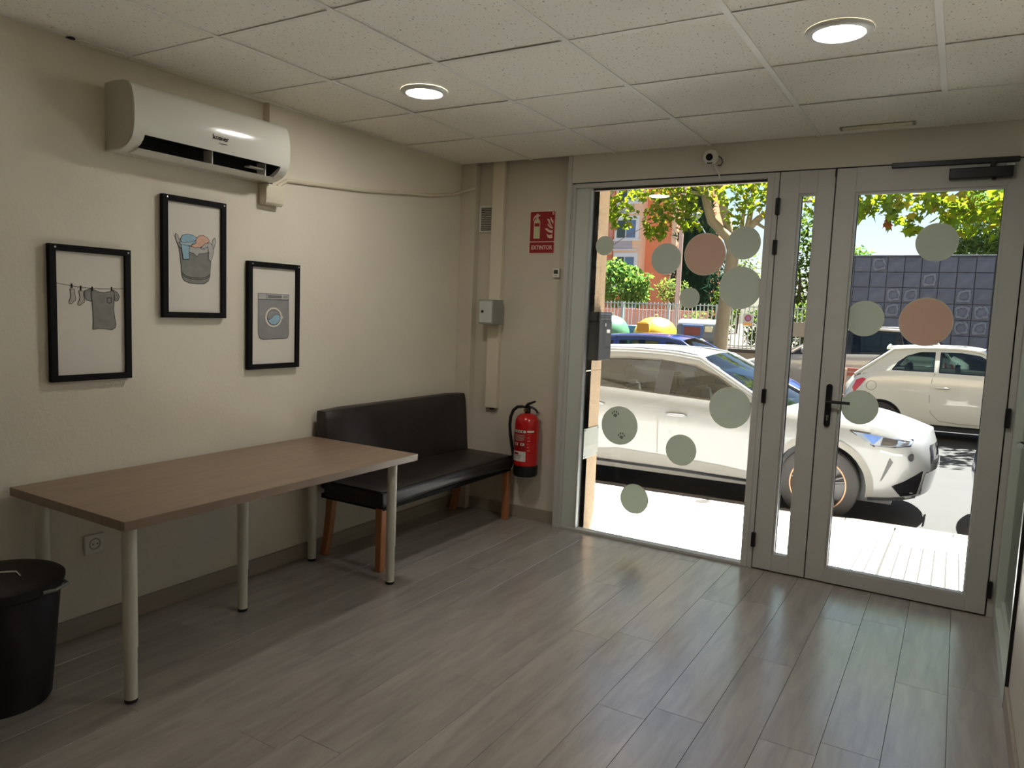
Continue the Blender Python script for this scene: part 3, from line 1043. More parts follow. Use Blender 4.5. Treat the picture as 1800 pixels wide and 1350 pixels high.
# ================================================================== LEFT WALL
# air conditioner: profile in x (out of the wall) and z, runs along y
ac = thing('air_conditioner', (0.0, -2.155, 2.045), 'white wall-mounted air conditioner with open louvre under the ceiling', 'air conditioner')
AY0, AY1 = -2.560, -1.752
prof = [(0.0, 2.322), (0.06, 2.326), (0.13, 2.322), (0.165, 2.312), (0.186, 2.290), (0.198, 2.255), (0.204, 2.21), (0.204, 2.165), (0.200, 2.130), (0.193, 2.108)]
low = [(0.118, 2.052), (0.09, 2.046), (0.0, 2.046)]
notch = [(0.15, 2.130), (0.06, 2.125), (0.05, 2.075), (0.085, 2.050)]
solid = [(0.184, 2.092), (0.166, 2.074), (0.146, 2.062)]
bm = nb()
prism(bm, prof + solid + low, 'y', AY0, AY0 + 0.05)
prism(bm, prof + notch + low[1:], 'y', AY0 + 0.05, AY1 - 0.05)
prism(bm, prof + solid + low, 'y', AY1 - 0.05, AY1)
bmesh.ops.remove_doubles(bm, verts=bm.verts, dist=0.0001)
obj('body', bm, 'ac_white', ac, 35)
ins = [(0.004, 2.316)] + [(p[0] * 0.965 + 0.002, 2.19 + (p[1] - 2.19) * 0.965) for p in prof[1:] + solid + low[:2]] + [(0.004, 2.052)]
o = obj('end_cap', prism(nb(), ins, 'y', AY0 - 0.004, AY0 + 0.001), 'ac_side', ac)
o['label'] = 'greyish end cap'
obj('end_cap', prism(nb(), ins, 'y', AY1 - 0.001, AY1 + 0.004), 'ac_side', ac)['label'] = 'greyish end cap'
bm = nb()
bx = [(0.189, 2.1095), (0.150, 2.128), (0.061, 2.123), (0.052, 2.077), (0.0845, 2.0515)]
for (a, b), (c, d) in zip(bx, bx[1:]):
    bm.faces.new([bm.verts.new(p) for p in ((a, AY0 + 0.051, b), (c, AY0 + 0.051, d), (c, AY1 - 0.051, d), (a, AY1 - 0.051, b))])
for yy in (AY0 + 0.0512, AY1 - 0.0512):
    bm.faces.new([bm.verts.new((p[0], yy, p[1])) for p in bx])
obj('air_outlet', bm, 'dark_void', ac)['label'] = 'black open air outlet'
obj('louvre', prism(nb(), [(0.088, 2.042), (0.150, 2.050), (0.160, 2.057), (0.152, 2.058), (0.088, 2.050)], 'y', AY0 + 0.045, AY1 - 0.045), 'ac_white', ac, 30)
for y in (-2.16, -1.86):
    bxo('louvre_bracket', 'white_plastic', ac, 0.09, 0.15, y, y + 0.006, 2.055, 2.12, 0.001)
bxo('vane', 'ac_side', ac, 0.11, 0.15, -1.95, -1.87, 2.085, 2.091)
lm = plane_mw((0.2050, -2.155, 2.168), (0, 1, 0), (0.02, 0, 1))
text_mesh('brand_lettering', 'kosner', 0.030, 'ink_black', ac, lm, 0.0004)
bm = nb()
flat(bm, [(-0.01, -0.0235), (0.035, -0.0235), (0.035, -0.0215), (-0.01, -0.0215)], lm)
obj('brand_underline', bm, 'ink_black', ac)

jb = thing('junction_cover', (0.0, -1.69, 1.94), 'small cream plastic cover on the wall below the air conditioner', 'cover box')
bm = nb()
prism(bm, [(0.0, 1.942), (0.042, 1.938), (0.055, 1.950), (0.058, 1.975), (0.058, 2.034), (0.05, 2.044), (0.0, 2.044)], 'y', -1.772, -1.655)
bmesh.ops.bevel(bm, geom=bm.edges[:], offset=0.004, segments=2, affect='EDGES', profile=0.5)
obj('cover', bm, 'cream_plastic', jb, 40)
obj('pipe_stub', tube(nb(), [(0.03, -1.735, 2.042), (0.03, -1.735, 2.052)], 0.02, 14), 'gasket', jb, 40)

cb = obj('wall_cable', tube(nb(), [(0.012, -1.66, 2.045), (0.012, -1.60, 2.085), (0.012, -1.4, 2.098), (0.012, -1.0, 2.125), (0.012, -0.68, 2.160), (0.012, -0.35, 2.195), (0.012, -0.12, 2.235), (0.014, -0.03, 2.262), (0.05, -0.012, 2.275), (0.125, -0.012, 2.29)], 0.0105, 8), 'cream_plastic', None, 50)
tag(cb, 'thin cream cable running along the wall to the corner', 'cable')
hole = obj('ceiling_gap', lathe(nb(), [(0.0, 0.0), (0.018, 0.002), (0.016, 0.006), (0.0, 0.007)], (0.008, -2.70, H - 0.007), 10), 'dark_void', ce)
hole['label'] = 'small black gap at the wall edge'

# ---- framed drawings
def picture(name, label, y0, y1, z0, z1):
    t = thing(name, (0, (y0 + y1) / 2, z0), label, 'picture', 'framed laundry drawings')
    fw = 0.026
    bm = nb()
    box(bm, 0.002, 0.026, y0, y0 + fw, z0, z1, 0.001)
    box(bm, 0.002, 0.026, y1 - fw, y1, z0, z1, 0.001)
    box(bm, 0.002, 0.026, y0 + fw, y1 - fw, z0, z0 + fw, 0.0)
    box(bm, 0.002, 0.026, y0 + fw, y1 - fw, z1 - fw, z1, 0.0)
    obj('frame', bm, 'frame_black', t)
    bxo('paper', 'paper', t, 0.004, 0.014, y0 + fw, y1 - fw, z0 + fw, z1 - fw)
    for yy in (y0 + 0.022, y1 - 0.012):
        obj('screw', lathe(nb(), [(0.0, 0.003), (0.0042, 0.002), (0.005, 0.0)], (0.026, yy, z1 - 0.013), 12, 'x'), 'chrome', t, 40)
    # drawing plane: u to the right (+y), v up, both in units of the paper width / height
    pw, ph = (y1 - y0 - 2 * fw), (z1 - z0 - 2 * fw)
    mw = plane_mw((0.0145, y0 + fw, z0 + fw), (0, 1, 0), (0, 0, 1)) @ Matrix.Diagonal((pw, ph, 1, 1))
    return t, mw
def inked(t, name, pts, m, mw, w=0.006, lift=0.0, line='ink_black', asp=1.7):
    bm = nb()
    flat(bm, pts, mw @ Matrix.Translation((0, 0, lift)))
    o = obj(name, bm, m, t)
    ol = nb()
    P2 = pts + [pts[0]]
    M2 = mw @ Matrix.Translation((0, 0, lift))
    for a, b in zip(P2, P2[1:]):
        seg(ol, a, b, w, M2, asp)
    obj('outline', ol, line, o)
    return o
def seg(bm, a, b, w, mw, asp=1.7, h=0.0009):
    ax, ay = a[0] * 1.0, a[1] * asp
    bx_, by = b[0] * 1.0, b[1] * asp
    d = Vector((bx_ - ax, by - ay))
    if d.length < 1e-9:
        return
    d.normalize()
    n_ = Vector((-d.y, d.x)) * (w / 2)
    e = d * (w / 3)
    q = [(ax - e.x + n_.x, ay - e.y + n_.y), (ax - e.x - n_.x, ay - e.y - n_.y), (bx_ + e.x - n_.x, by + e.y - n_.y), (bx_ + e.x + n_.x, by + e.y + n_.y)]
    bm.faces.new([bm.verts.new(mw @ Vector((p[0], p[1] / asp, h))) for p in q])
def line(t, name, pts, w, mw, m='ink_black', lift=0.0):
    bm = nb()
    M2 = mw @ Matrix.Translation((0, 0, lift))
    for a, b in zip(pts, pts[1:]):
        seg(bm, a, b, w, M2)
    return obj(name, bm, m, t)

# clothes line
t, mw = picture('framed_picture', 'framed drawing of a grey shirt and two socks on a washing line', -2.808, -2.472, 1.095, 1.646)
line(t, 'washing_line', [(0.0, 0.745), (0.11, 0.735), (0.23, 0.725), (0.34, 0.718), (0.5, 0.713), (0.65, 0.712), (0.8, 0.715), (1.0, 0.722)], 0.006, mw)
sock = [(0.195, 0.700), (0.262, 0.700), (0.268, 0.655), (0.282, 0.625), (0.272, 0.606), (0.245, 0.598), (0.215, 0.580), (0.185, 0.583), (0.180, 0.602), (0.205, 0.625), (0.215, 0.650)]
inked(t, 'sock', sock, 'ink_sock', mw)
inked(t, 'sock', [(a + 0.125, b - 0.012) for a, b in sock], 'ink_sock', mw)
shirt = [(0.405, 0.690), (0.50, 0.712), (0.55, 0.700), (0.62, 0.684), (0.70, 0.682), (0.78, 0.692), (0.83, 0.706), (0.885, 0.692), (0.925, 0.655), (0.905, 0.618), (0.865, 0.612), (0.845, 0.625), (0.835, 0.54), (0.85, 0.47), (0.868, 0.42), (0.855, 0.385), (0.80, 0.368), (0.70, 0.376), (0.60, 0.378), (0.515, 0.372), (0.525, 0.44), (0.520, 0.53), (0.510, 0.61), (0.49, 0.605), (0.425, 0.615), (0.398, 0.650)]
inked(t, 'shirt', shirt, 'ink_grey', mw, 0.007)
line(t, 'sleeve_seam', [(0.505, 0.70), (0.500, 0.66), (0.512, 0.61)], 0.006, mw, lift=0.0008)
line(t, 'sleeve_seam', [(0.835, 0.70), (0.848, 0.66), (0.845, 0.62)], 0.006, mw, lift=0.0008)
line(t, 'shirt_pocket', [(0.735, 0.638), (0.735, 0.602), (0.768, 0.592), (0.800, 0.602), (0.800, 0.640), (0.735, 0.638)], 0.008, mw, lift=0.0008)
for u, v in ((0.225, 0.728), (0.352, 0.714), (0.515, 0.712), (0.805, 0.716)):
    bm = nb()
    flat(bm, [(u - 0.010, v - 0.022), (u + 0.010, v - 0.022), (u + 0.010, v + 0.016), (u - 0.010, v + 0.016)], mw @ Matrix.Translation((0, 0, 0.001)))
    obj('clothes_peg', bm, 'ink_black', t)

# laundry basket
t, mw = picture('framed_picture', 'framed drawing of a full grey laundry basket, highest of the three', -2.320, -1.985, 1.360, 1.911)
bas = [(0.215, 0.590), (0.235, 0.50), (0.255, 0.40), (0.262, 0.335), (0.30, 0.295), (0.40, 0.272), (0.55, 0.268), (0.68, 0.272), (0.76, 0.300), (0.785, 0.34), (0.80, 0.42), (0.815, 0.52), (0.825, 0.61), (0.70, 0.60), (0.5, 0.592), (0.35, 0.592)]
inked(t, 'basket', bas, 'ink_grey', mw, 0.008)
line(t, 'basket_band', [(0.258, 0.368), (0.33, 0.335), (0.45, 0.322), (0.60, 0.322), (0.72, 0.338), (0.795, 0.368)], 0.008, mw, lift=0.0008)
line(t, 'basket_band', [(0.262, 0.352), (0.33, 0.320), (0.45, 0.308), (0.60, 0.308), (0.72, 0.322), (0.792, 0.352)], 0.008, mw, lift=0.0008)
inked(t, 'basket_rim', [(0.215, 0.600), (0.33, 0.565), (0.48, 0.548), (0.54, 0.522), (0.58, 0.550), (0.70, 0.560), (0.83, 0.590), (0.83, 0.635), (0.60, 0.610), (0.40, 0.610), (0.21, 0.640)], 'ink_lightgrey', mw, 0.006, 0.0008)
inked(t, 'basket_handle', [(0.215, 0.585), (0.165, 0.655), (0.140, 0.690), (0.155, 0.715), (0.190, 0.700), (0.235, 0.645)], 'ink_lightgrey', mw, 0.007, 0.0004)
inked(t, 'basket_handle', [(0.800, 0.600), (0.845, 0.690), (0.885, 0.715), (0.905, 0.690), (0.885, 0.640), (0.850, 0.585)], 'ink_lightgrey', mw, 0.007, 0.0004)
inked(t, 'cloth', [(0.235, 0.660), (0.275, 0.705), (0.36, 0.720), (0.46, 0.715), (0.54, 0.695), (0.55, 0.66), (0.48, 0.632), (0.30, 0.625)], 'ink_blue', mw, 0.006, 0.0012)
inked(t, 'cloth', [(0.52, 0.680), (0.58, 0.715), (0.66, 0.725), (0.74, 0.705), (0.78, 0.680), (0.70, 0.640), (0.60, 0.610), (0.50, 0.600), (0.42, 0.615), (0.52, 0.645)], 'ink_peach', mw, 0.006, 0.0016)
inked(t, 'cloth', [(0.21, 0.640), (0.31, 0.640), (0.42, 0.650), (0.52, 0.672), (0.49, 0.655), (0.42, 0.622), (0.33, 0.610), (0.24, 0.618)], 'ink_paleblue', mw, 0.005, 0.0020)
inked(t, 'cloth', [(0.245, 0.620), (0.40, 0.615), (0.385, 0.555), (0.39, 0.490), (0.285, 0.487), (0.265, 0.55)], 'ink_blue', mw, 0.006, 0.0024)
inked(t, 'cloth', [(0.60, 0.600), (0.68, 0.645), (0.78, 0.665), (0.84, 0.640), (0.86, 0.580), (0.83, 0.520), (0.80, 0.490), (0.755, 0.510), (0.765, 0.570), (0.74, 0.625), (0.68, 0.60)], 'ink_lightgrey', mw, 0.006, 0.0024)

# washing machine
t, mw = picture('framed_picture', 'framed drawing of a grey washing machine, closest to the bench', -1.852, -1.512, 1.099, 1.650)
inked(t, 'machine_body', [(0.15, 0.668), (0.845, 0.672), (0.855, 0.30), (0.83, 0.268), (0.78, 0.262), (0.26, 0.255), (0.18, 0.272), (0.152, 0.315)], 'ink_machine', mw, 0.007)
inked(t, 'control_panel', [(0.148, 0.668), (0.845, 0.676), (0.846, 0.728), (0.148, 0.730)], 'ink_lightgrey', mw, 0.007, 0.0008)
line(t, 'panel_detail', [(0.335, 0.672), (0.335, 0.728)], 0.008, mw, lift=0.0014)
inked(t, 'panel_slot', [(0.37, 0.690), (0.67, 0.692), (0.67, 0.712), (0.37, 0.712)], 'ink_grey', mw, 0.007, 0.0012)
inked(t, 'panel_button', [(0.73, 0.695), (0.81, 0.696), (0.81, 0.714), (0.73, 0.714)], 'ink_sock', mw, 0.006, 0.0012)
inked(t, 'porthole', arc(0.495, 0.487, 0.195, 0.104, 0, 2 * PI, 28)[:-1], 'paper', mw, 0.006, 0.0008, 'ink_lightgrey')
inked(t, 'porthole_glass', arc(0.495, 0.487, 0.150, 0.082, 0, 2 * PI, 28)[:-1], 'ink_machine', mw, 0.008, 0.0014)
inked(t, 'water', [(0.352, 0.470), (0.40, 0.462), (0.45, 0.480), (0.49, 0.505), (0.56, 0.518), (0.63, 0.512), (0.64, 0.470), (0.60, 0.430), (0.52, 0.407), (0.44, 0.412), (0.38, 0.437)], 'ink_blue', mw, 0.006, 0.0020)
inked(t, 'porthole_latch', arc(0.675, 0.487, 0.035, 0.019, 0, 2 * PI, 14)[:-1], 'paper', mw, 0.005, 0.0024, 'ink_lightgrey')

# socket
so = thing('wall_socket', (0.0, -2.64, 0.345), 'white electric wall socket under the table', 'socket')
bxo('plate', 'white_plastic', so, 0.0, 0.012, -2.683, -2.598, 0.345, 0.430, 0.004)
obj('socket_well', lathe(nb(), [(0.0, -0.002), (0.019, -0.001), (0.021, 0.003), (0.024, 0.0035), (0.026, 0.0)], (0.0121, -2.64, 0.388), 24, 'x'), 'ac_side', so, 30)
for dy in (-0.0095, 0.0095):
    obj('contact_hole', lathe(nb(), [(0.0, 0.0), (0.003, 0.0)], (0.0135, -2.64 + dy, 0.388), 10, 'x'), 'ink_black', so)

# ================================================================== TABLE
tb = thing('table', (0.4, -2.18, 0.0), 'long wood-topped table with round white legs against the wall', 'table')
TZ = 0.70
bm = nb()
box(bm, 0.022, 0.775, -2.972, -1.402, TZ - 0.034, TZ, 0.0015)
obj('tabletop', bm, 'table_oak', tb)
def table_leg(x, y, label=None):
    bm = nb()
    lathe(bm, [(0.0, TZ - 0.034), (0.048, TZ - 0.034), (0.048, TZ - 0.039), (0.025, TZ - 0.042), (0.025, 0.205), (0.0235, 0.200), (0.0225, 0.198), (0.0225, 0.014), (0.0, 0.014)], (x, y, 0), 24)
    o = obj('leg', bm, 'leg_white', tb, 40)
    obj('foot', lathe(nb(), [(0.0, 0.0), (0.021, 0.0), (0.023, 0.004), (0.023, 0.014), (0.0, 0.0142)], (x, y, 0), 24), 'black_plastic', o, 40)
for x, y in ((0.668, -2.890), (0.333, -2.133), (0.075, -1.450), (0.655, -1.458), (0.088, -2.890)):
    table_leg(x, y)

# ================================================================== BENCH
bn = thing('bench', (0.3, -0.70, 0.0), 'dark brown upholstered bench with backrest and wooden legs', 'bench')
BY0, BY1 = -1.398, -0.004
# seat with softly sagging front
def cushion(bm, x0, x1, y0, y1, z0, z1, r, nx=10, ny=26, sag=0.0, puff=0.0):
    bx_ = box(nb(), x0, x1, y0, y1, z0, z1)
    bmesh.ops.subdivide_edges(bx_, edges=bx_.edges[:], cuts=7, use_grid_fill=True)
    for v in bx_.verts:
        # rounded box
        cx = min(max(v.co.x, x0 + r), x1 - r)
        cy = min(max(v.co.y, y0 + r), y1 - r)
        cz = min(max(v.co.z, z0 + r), z1 - r)
        c = Vector((cx, cy, cz))
        d = v.co - c
        if d.length > r:
            v.co = c + d.normalized() * r
        fy = (v.co.y - y0) / (y1 - y0)
        fx = (v.co.x - x0) / (x1 - x0)
        w_ = math.sin(PI * min(max(fy, 0), 1)) * math.sin(PI * min(max(fx, 0), 1))
        if v.co.z > (z0 + z1) / 2:
            v.co.z += puff * w_
        else:
            v.co.z += sag * max(0.0, math.sin(PI * min(max(fy, 0), 1))) ** 0.7 * (0.4 + 0.6 * fx)
    me = bpy.data.meshes.new('tmp')
    bx_.to_mesh(me)
    bx_.free()
    bm.from_mesh(me)
    bpy.data.meshes.remove(me)
    return bm
o = obj('seat', cushion(nb(), 0.085, 0.535, BY0 + 0.012, BY1 - 0.01, 0.352, 0.458, 0.026, sag=0.018, puff=0.008), 'leather', bn, 60)
bm = cushion(nb(), 0.03, 0.125, BY0, BY1 - 0.012, 0.40, 0.856, 0.028)
for v in bm.verts:                      # the backrest leans back against the wall
    v.co.x += 0.035 - 0.085 * (v.co.z - 0.40) / 0.46 * 0.5
obj('backrest', bm, 'leather', bn, 60)
bm = nb()
box(bm, 0.06, 0.52, BY0 + 0.03, BY1 - 0.03, 0.345, 0.37)
obj('seat_frame', bm, 'frame_black', bn)
obj('piping', tube(nb(), [(0.105, BY0 + 0.016, 0.452), (0.5, BY0 + 0.016, 0.452), (0.527, BY0 + 0.03, 0.452), (0.527, BY1 - 0.03, 0.452)], 0.004, 6), 'leather', bn, 60)
for x in (0.495,):
    for y in (-1.352, -0.045):
        bm = nb()
        prism(bm, [(x - 0.024, 0.355), (x + 0.024, 0.355), (x + 0.019, 0.0), (x - 0.019, 0.0)], 'y', y - 0.022, y + 0.022)
        bmesh.ops.bevel(bm, geom=bm.edges[:], offset=0.003, segments=1, affect='EDGES')
        obj('leg', bm, 'beech', bn)
for y in (-1.335, -0.06):
    bm = nb()
    pf = [(0.085, 0.36), (0.135, 0.36), (0.125, 0.25), (0.105, 0.12), (0.078, 0.0), (0.038, 0.0), (0.062, 0.12), (0.080, 0.25)]
    prism(bm, pf, 'y', y - 0.021, y + 0.021)
    bmesh.ops.bevel(bm, geom=bm.edges[:], offset=0.003, segments=1, affect='EDGES')
    obj('leg', bm, 'beech', bn)

# ================================================================== BIN
bi = thing('waste_bin', (0.29, -3.14, 0.0), 'black plastic bin with a lid at the left edge beside the table', 'bin')
bx0, by0 = 0.29, -3.14
obj('bucket', lathe(nb(), [(0.0, 0.0), (0.150, 0.0), (0.155, 0.008), (0.190, 0.405), (0.198, 0.412), (0.201, 0.436), (0.194, 0.438)], (bx0, by0, 0), 48), 'bin_plastic', bi, 40)
obj('lid', lathe(nb(), [(0.203, 0.430), (0.204, 0.444), (0.196, 0.450), (0.15, 0.452), (0.06, 0.449), (0.0, 0.449)], (bx0, by0, 0), 48), 'bin_plastic', bi, 40)
obj('lid_handle', tube(nb(), [(bx0 - 0.02, by0 - 0.055, 0.449), (bx0 - 0.015, by0 - 0.045, 0.465), (bx0 + 0.01, by0, 0.470), (bx0 + 0.03, by0 + 0.045, 0.465), (bx0 + 0.035, by0 + 0.055, 0.449)], 0.005, 8), 'chrome', bi, 40)['label'] = 'bent wire lid handle'
rx, ry = 0.855, 0.517
obj('side_handle', tube(nb(), [(bx0 + rx * 0.196 - 0.03, by0 + ry * 0.196 + 0.05, 0.425), (bx0 + rx * 0.222 - 0.015, by0 + ry * 0.222 + 0.03, 0.427), (bx0 + rx * 0.226 + 0.015, by0 + ry * 0.226 - 0.03, 0.427), (bx0 + rx * 0.196 + 0.03, by0 + ry * 0.196 - 0.05, 0.425)], 0.006, 8), 'steel_grey', bi, 40)

# ================================================================== STREET GROUND
SL = 0.015                                    # the street climbs gently to the right
def zroad(x):
    return -0.36 + SL * (x - 2.0)
def ground(name, m, label, cat, x0, x1, y0, y1, za, zb, t=0.15, nx=2):
    """sheet with height za(x) at y0 and zb(x) at y1, thickness t"""
    bm = nb()
    N = 24
    X = [x0 + (x1 - x0) * i / N for i in range(N + 1)]
    A = [bm.verts.new((x, y0, za(x))) for x in X]
    B_ = [bm.verts.new((x, y1, zb(x))) for x in X]
    A2 = [bm.verts.new((v.co.x, v.co.y, v.co.z - t)) for v in A]
    B2 = [bm.verts.new((v.co.x, v.co.y, v.co.z - t)) for v in B_]
    for i in range(N):
        bm.faces.new((A[i], A[i + 1], B_[i + 1], B_[i]))
        bm.faces.new((A2[i], B2[i], B2[i + 1], A2[i + 1]))
        bm.faces.new((A[i], A2[i], A2[i + 1], A[i + 1]))
        bm.faces.new((B_[i], B_[i + 1], B2[i + 1], B2[i]))
    bm.faces.new((A[0], B_[0], B2[0], A2[0]))
    bm.faces.new((A[N], A2[N], B2[N], B_[N]))
    bmesh.ops.recalc_face_normals(bm, faces=bm.faces[:])
    return tag(obj(name, bm, m), label, cat, kind='structure')

KY = 2.42
zk = lambda x: zroad(x) + 0.13
zn = lambda x: -0.085
def zpave(x, y):
    f = (y - 0.1) / (KY - 0.1)
    return zn(x) * (1 - f) + zk(x) * f
ground('road', 'asphalt', 'sunlit grey asphalt street', 'road', -40, 40, KY + 0.12, 13.2, zroad, zroad)
pv = ground('pavement', 'pavement_bed', 'sunlit pale paved footpath outside the shop', 'pavement', -24, 24, 0.1, KY, lambda x: zn(x) - 0.018, lambda x: zk(x) - 0.018, 0.3)
# paving slabs, one by one where the glazing shows them
def slab(x0, x1, y0, y1, g=0.008):
    bm = nb()
    c = [(x0 + g, y0 + g), (x1 - g, y0 + g), (x1 - g, y1 - g), (x0 + g, y1 - g)]
    top = [bm.verts.new((x, y, zpave(x, y))) for x, y in c]
    bot = [bm.verts.new((x, y, zpave(x, y) - 0.02)) for x, y in c]
    bm.faces.new(top)
    for i in range(4):
        bm.faces.new((top[(i + 1) % 4], top[i], bot[i], bot[(i + 1) % 4]))
    return bm
sx, sy = 0.60, (KY - 0.1) / 4
for j in range(4):
    for i in range(-9, 11):
        x0 = 0.985 + sx * i
        y0 = 0.1 + sy * j
        if i in (2, 3, 4, 5) and j in (1, 2):
            bm = nb()
            n_ = 8
            pw_ = (sx - 0.008) / n_
            for k in range(n_):                       # ribbed guide slabs in front of the door
                xa = x0 + 0.004 + k * pw_
                for ya, yb in ((y0 + 0.004, y0 + sy / 2 - 0.004), (y0 + sy / 2 + 0.004, y0 + sy - 0.004)):
                    c = [(xa + 0.006, ya), (xa + pw_ - 0.006, ya), (xa + pw_ - 0.006, yb), (xa + 0.006, yb)]
                    top = [bm.verts.new((x, y, zpave(x, y))) for x, y in c]
                    bot = [bm.verts.new((x, y, zpave(x, y) - 0.02)) for x, y in c]
                    bm.faces.new(top)
                    for q in range(4):
                        bm.faces.new((top[(q + 1) % 4], top[q], bot[q], bot[(q + 1) % 4]))
            obj('ribbed_slab', bm, 'pavement', pv)
        else:
            obj('paving_slab', slab(x0, x0 + sx, y0, y0 + sy), 'pavement', pv)
kb = ground('kerb', 'pavement_bed', 'grey kerb along the street edge of the footpath', 'kerb', -30, 30, KY, KY + 0.12, lambda x: zk(x) - 0.02, lambda x: zk(x) - 0.02, 0.25)
for i in range(-7, 9):
    bm = nb()
    x0, x1 = i * 0.8, i * 0.8 + 0.794
    c = [(x0, KY + 0.002), (x1, KY + 0.002), (x1, KY + 0.128), (x0, KY + 0.128)]
    top = [bm.verts.new((x, y - (0.012 if y > KY + 0.1 else 0), zk(x) + 0.002)) for x, y in c]
    mid = [bm.verts.new((x, y, zk(x) - 0.014)) for x, y in c]
    bot = [bm.verts.new((x, y, zk(x) - 0.2)) for x, y in c]
    bm.faces.new(top)
    for r1, r2 in ((top, mid), (mid, bot)):
        for q in range(4):
            bm.faces.new((r1[(q + 1) % 4], r1[q], r2[q], r2[(q + 1) % 4]))
    obj('kerb_block', bm, 'kerb_stone', kb)
ground('plaza', 'asphalt', 'pale paved strip across the street in front of the fence', 'pavement', -40, 40, 13.2, 17.0, lambda x: -0.25, lambda x: -0.22)
ground('garden_ground', 'earth', 'sandy garden ground behind the fence', 'ground', -60, 60, 17.3, 75, lambda x: 0.62, lambda x: 0.9, 0.3)

# our building outside: stone-clad pier, lintel, unseen slab added overhead to keep sun out
bm = nb()
box(bm, -6.0, 0.90, 0.20, 0.35, -0.4, 2.6)
box(bm, 3.475, 4.6, 0.062, 0.36, -0.3, 1.0)
box(bm, 4.6, 9.0, 0.06, 0.36, -0.4, 2.6)
box(bm, -6.0, 9.0, 0.075, 0.36, 2.6, 6.5)
box(bm, 0.90, 4.6, 0.075, 0.36, 2.30, 2.6)
box(bm, 0.89, 0.978, 0.0645, 0.35, -0.35, 2.3)
fa = struct('wall_facade', bm, 'facade_paint', 'outer front wall of the shop building with tan stone pier', 'wall')
for z0, z1 in ((-0.35, 1.0665), (1.0672, 2.30)):
    bm = nb()
    box(bm, 0.885, 0.985, 0.064, 0.366, z0, z1, 0.003)
    o = obj('stone_slab', bm, 'stone_tan', fa)
    o['label'] = 'grainy tan stone cladding slab'
for z0, z1 in ((-0.35, 1.0665), (1.0672, 2.30)):
    for x0 in (-1.0, -0.06):
        obj('stone_slab', box(nb(), x0, x0 + 0.935, 0.35, 0.372, z0, z1, 0.003), 'stone_tan', fa)
struct('sun_shade_slab', box(nb(), -6.0, 9.0, 0.36, 1.42, 2.72, 2.92), 'facade_paint', 'unseen slab added over the shop entrance to keep sun out', 'overhang')  # out of view; depth chosen so no sun reaches the room floor

mbx = thing('mailbox', (1.03, 0.22, 1.14), 'black metal mailbox with slots fixed to the stone pier', 'mailbox')
bxo('case', 'black_metal', mbx, 0.986, 1.066, 0.112, 0.318, 1.142, 1.464, 0.002)
fr = bxo('front', 'black_plastic', mbx, 1.066, 1.070, 0.116, 0.314, 1.146, 1.405, 0.001)
for z in (1.415, 1.430, 1.446):
    obj('slot_flap', prism(nb(), [(1.066, z), (1.074, z + 0.002), (1.066, z + 0.011)], 'y', 0.122, 0.308), 'roof_rail', mbx)
bxo('name_label', 'plate_white', fr, 1.0702, 1.0708, 0.235, 0.29, 1.325, 1.348)
bxo('paper_scrap', 'plate_white', fr, 1.0702, 1.0708, 0.205, 0.22, 1.370, 1.39)
pl = thing('wall_plate', (0.985, 0.24, 0.465), 'blank off-white metal plate screwed low on the stone pier', 'plate')
bxo('plate', 'metal_plate', pl, 0.985, 0.991, 0.130, 0.362, 0.465, 0.672, 0.001)
for y in (0.145, 0.347):
    for z in (0.478, 0.659):
        obj('rivet', lathe(nb(), [(0.0, 0.003), (0.006, 0.002), (0.007, 0.0)], (0.991, y, z), 8, 'x'), 'roof_rail', pl)

# ================================================================== CARS
def lerp_tab(tab, x):
    if x <= tab[0][0]:
        return tab[0][1]
    for (a, va), (b, vb) in zip(tab, tab[1:]):
        if x <= b:
            t = (x - a) / (b - a) if b > a else 0
            return va + (vb - va) * t
    return tab[-1][1]
def smooth_tab(tab, x):
    """monotone cubic through the table"""
    n = len(tab)
    if x <= tab[0][0]:
        return tab[0][1]
    if x >= tab[-1][0]:
        return tab[-1][1]
    for i in range(n - 1):
        x0, y0 = tab[i]
        x1, y1 = tab[i + 1]
        if x <= x1:
            h = x1 - x0
            d = (y1 - y0) / h
            dm = (tab[i][1] - tab[i - 1][1]) / (tab[i][0] - tab[i - 1][0]) if i > 0 else d
            dp = (tab[i + 2][1] - y1) / (tab[i + 2][0] - x1) if i + 2 < n else d
            m0 = 0 if d * dm <= 0 else 2 * d * dm / (d + dm)
            m1 = 0 if d * dp <= 0 else 2 * d * dp / (d + dp)
            t = (x - x0) / h
            return ((2 * t ** 3 - 3 * t ** 2 + 1) * y0 + (t ** 3 - 2 * t ** 2 + t) * h * m0 + (-2 * t ** 3 + 3 * t ** 2) * y1 + (t ** 3 - t ** 2) * h * m1)
    return tab[-1][1]

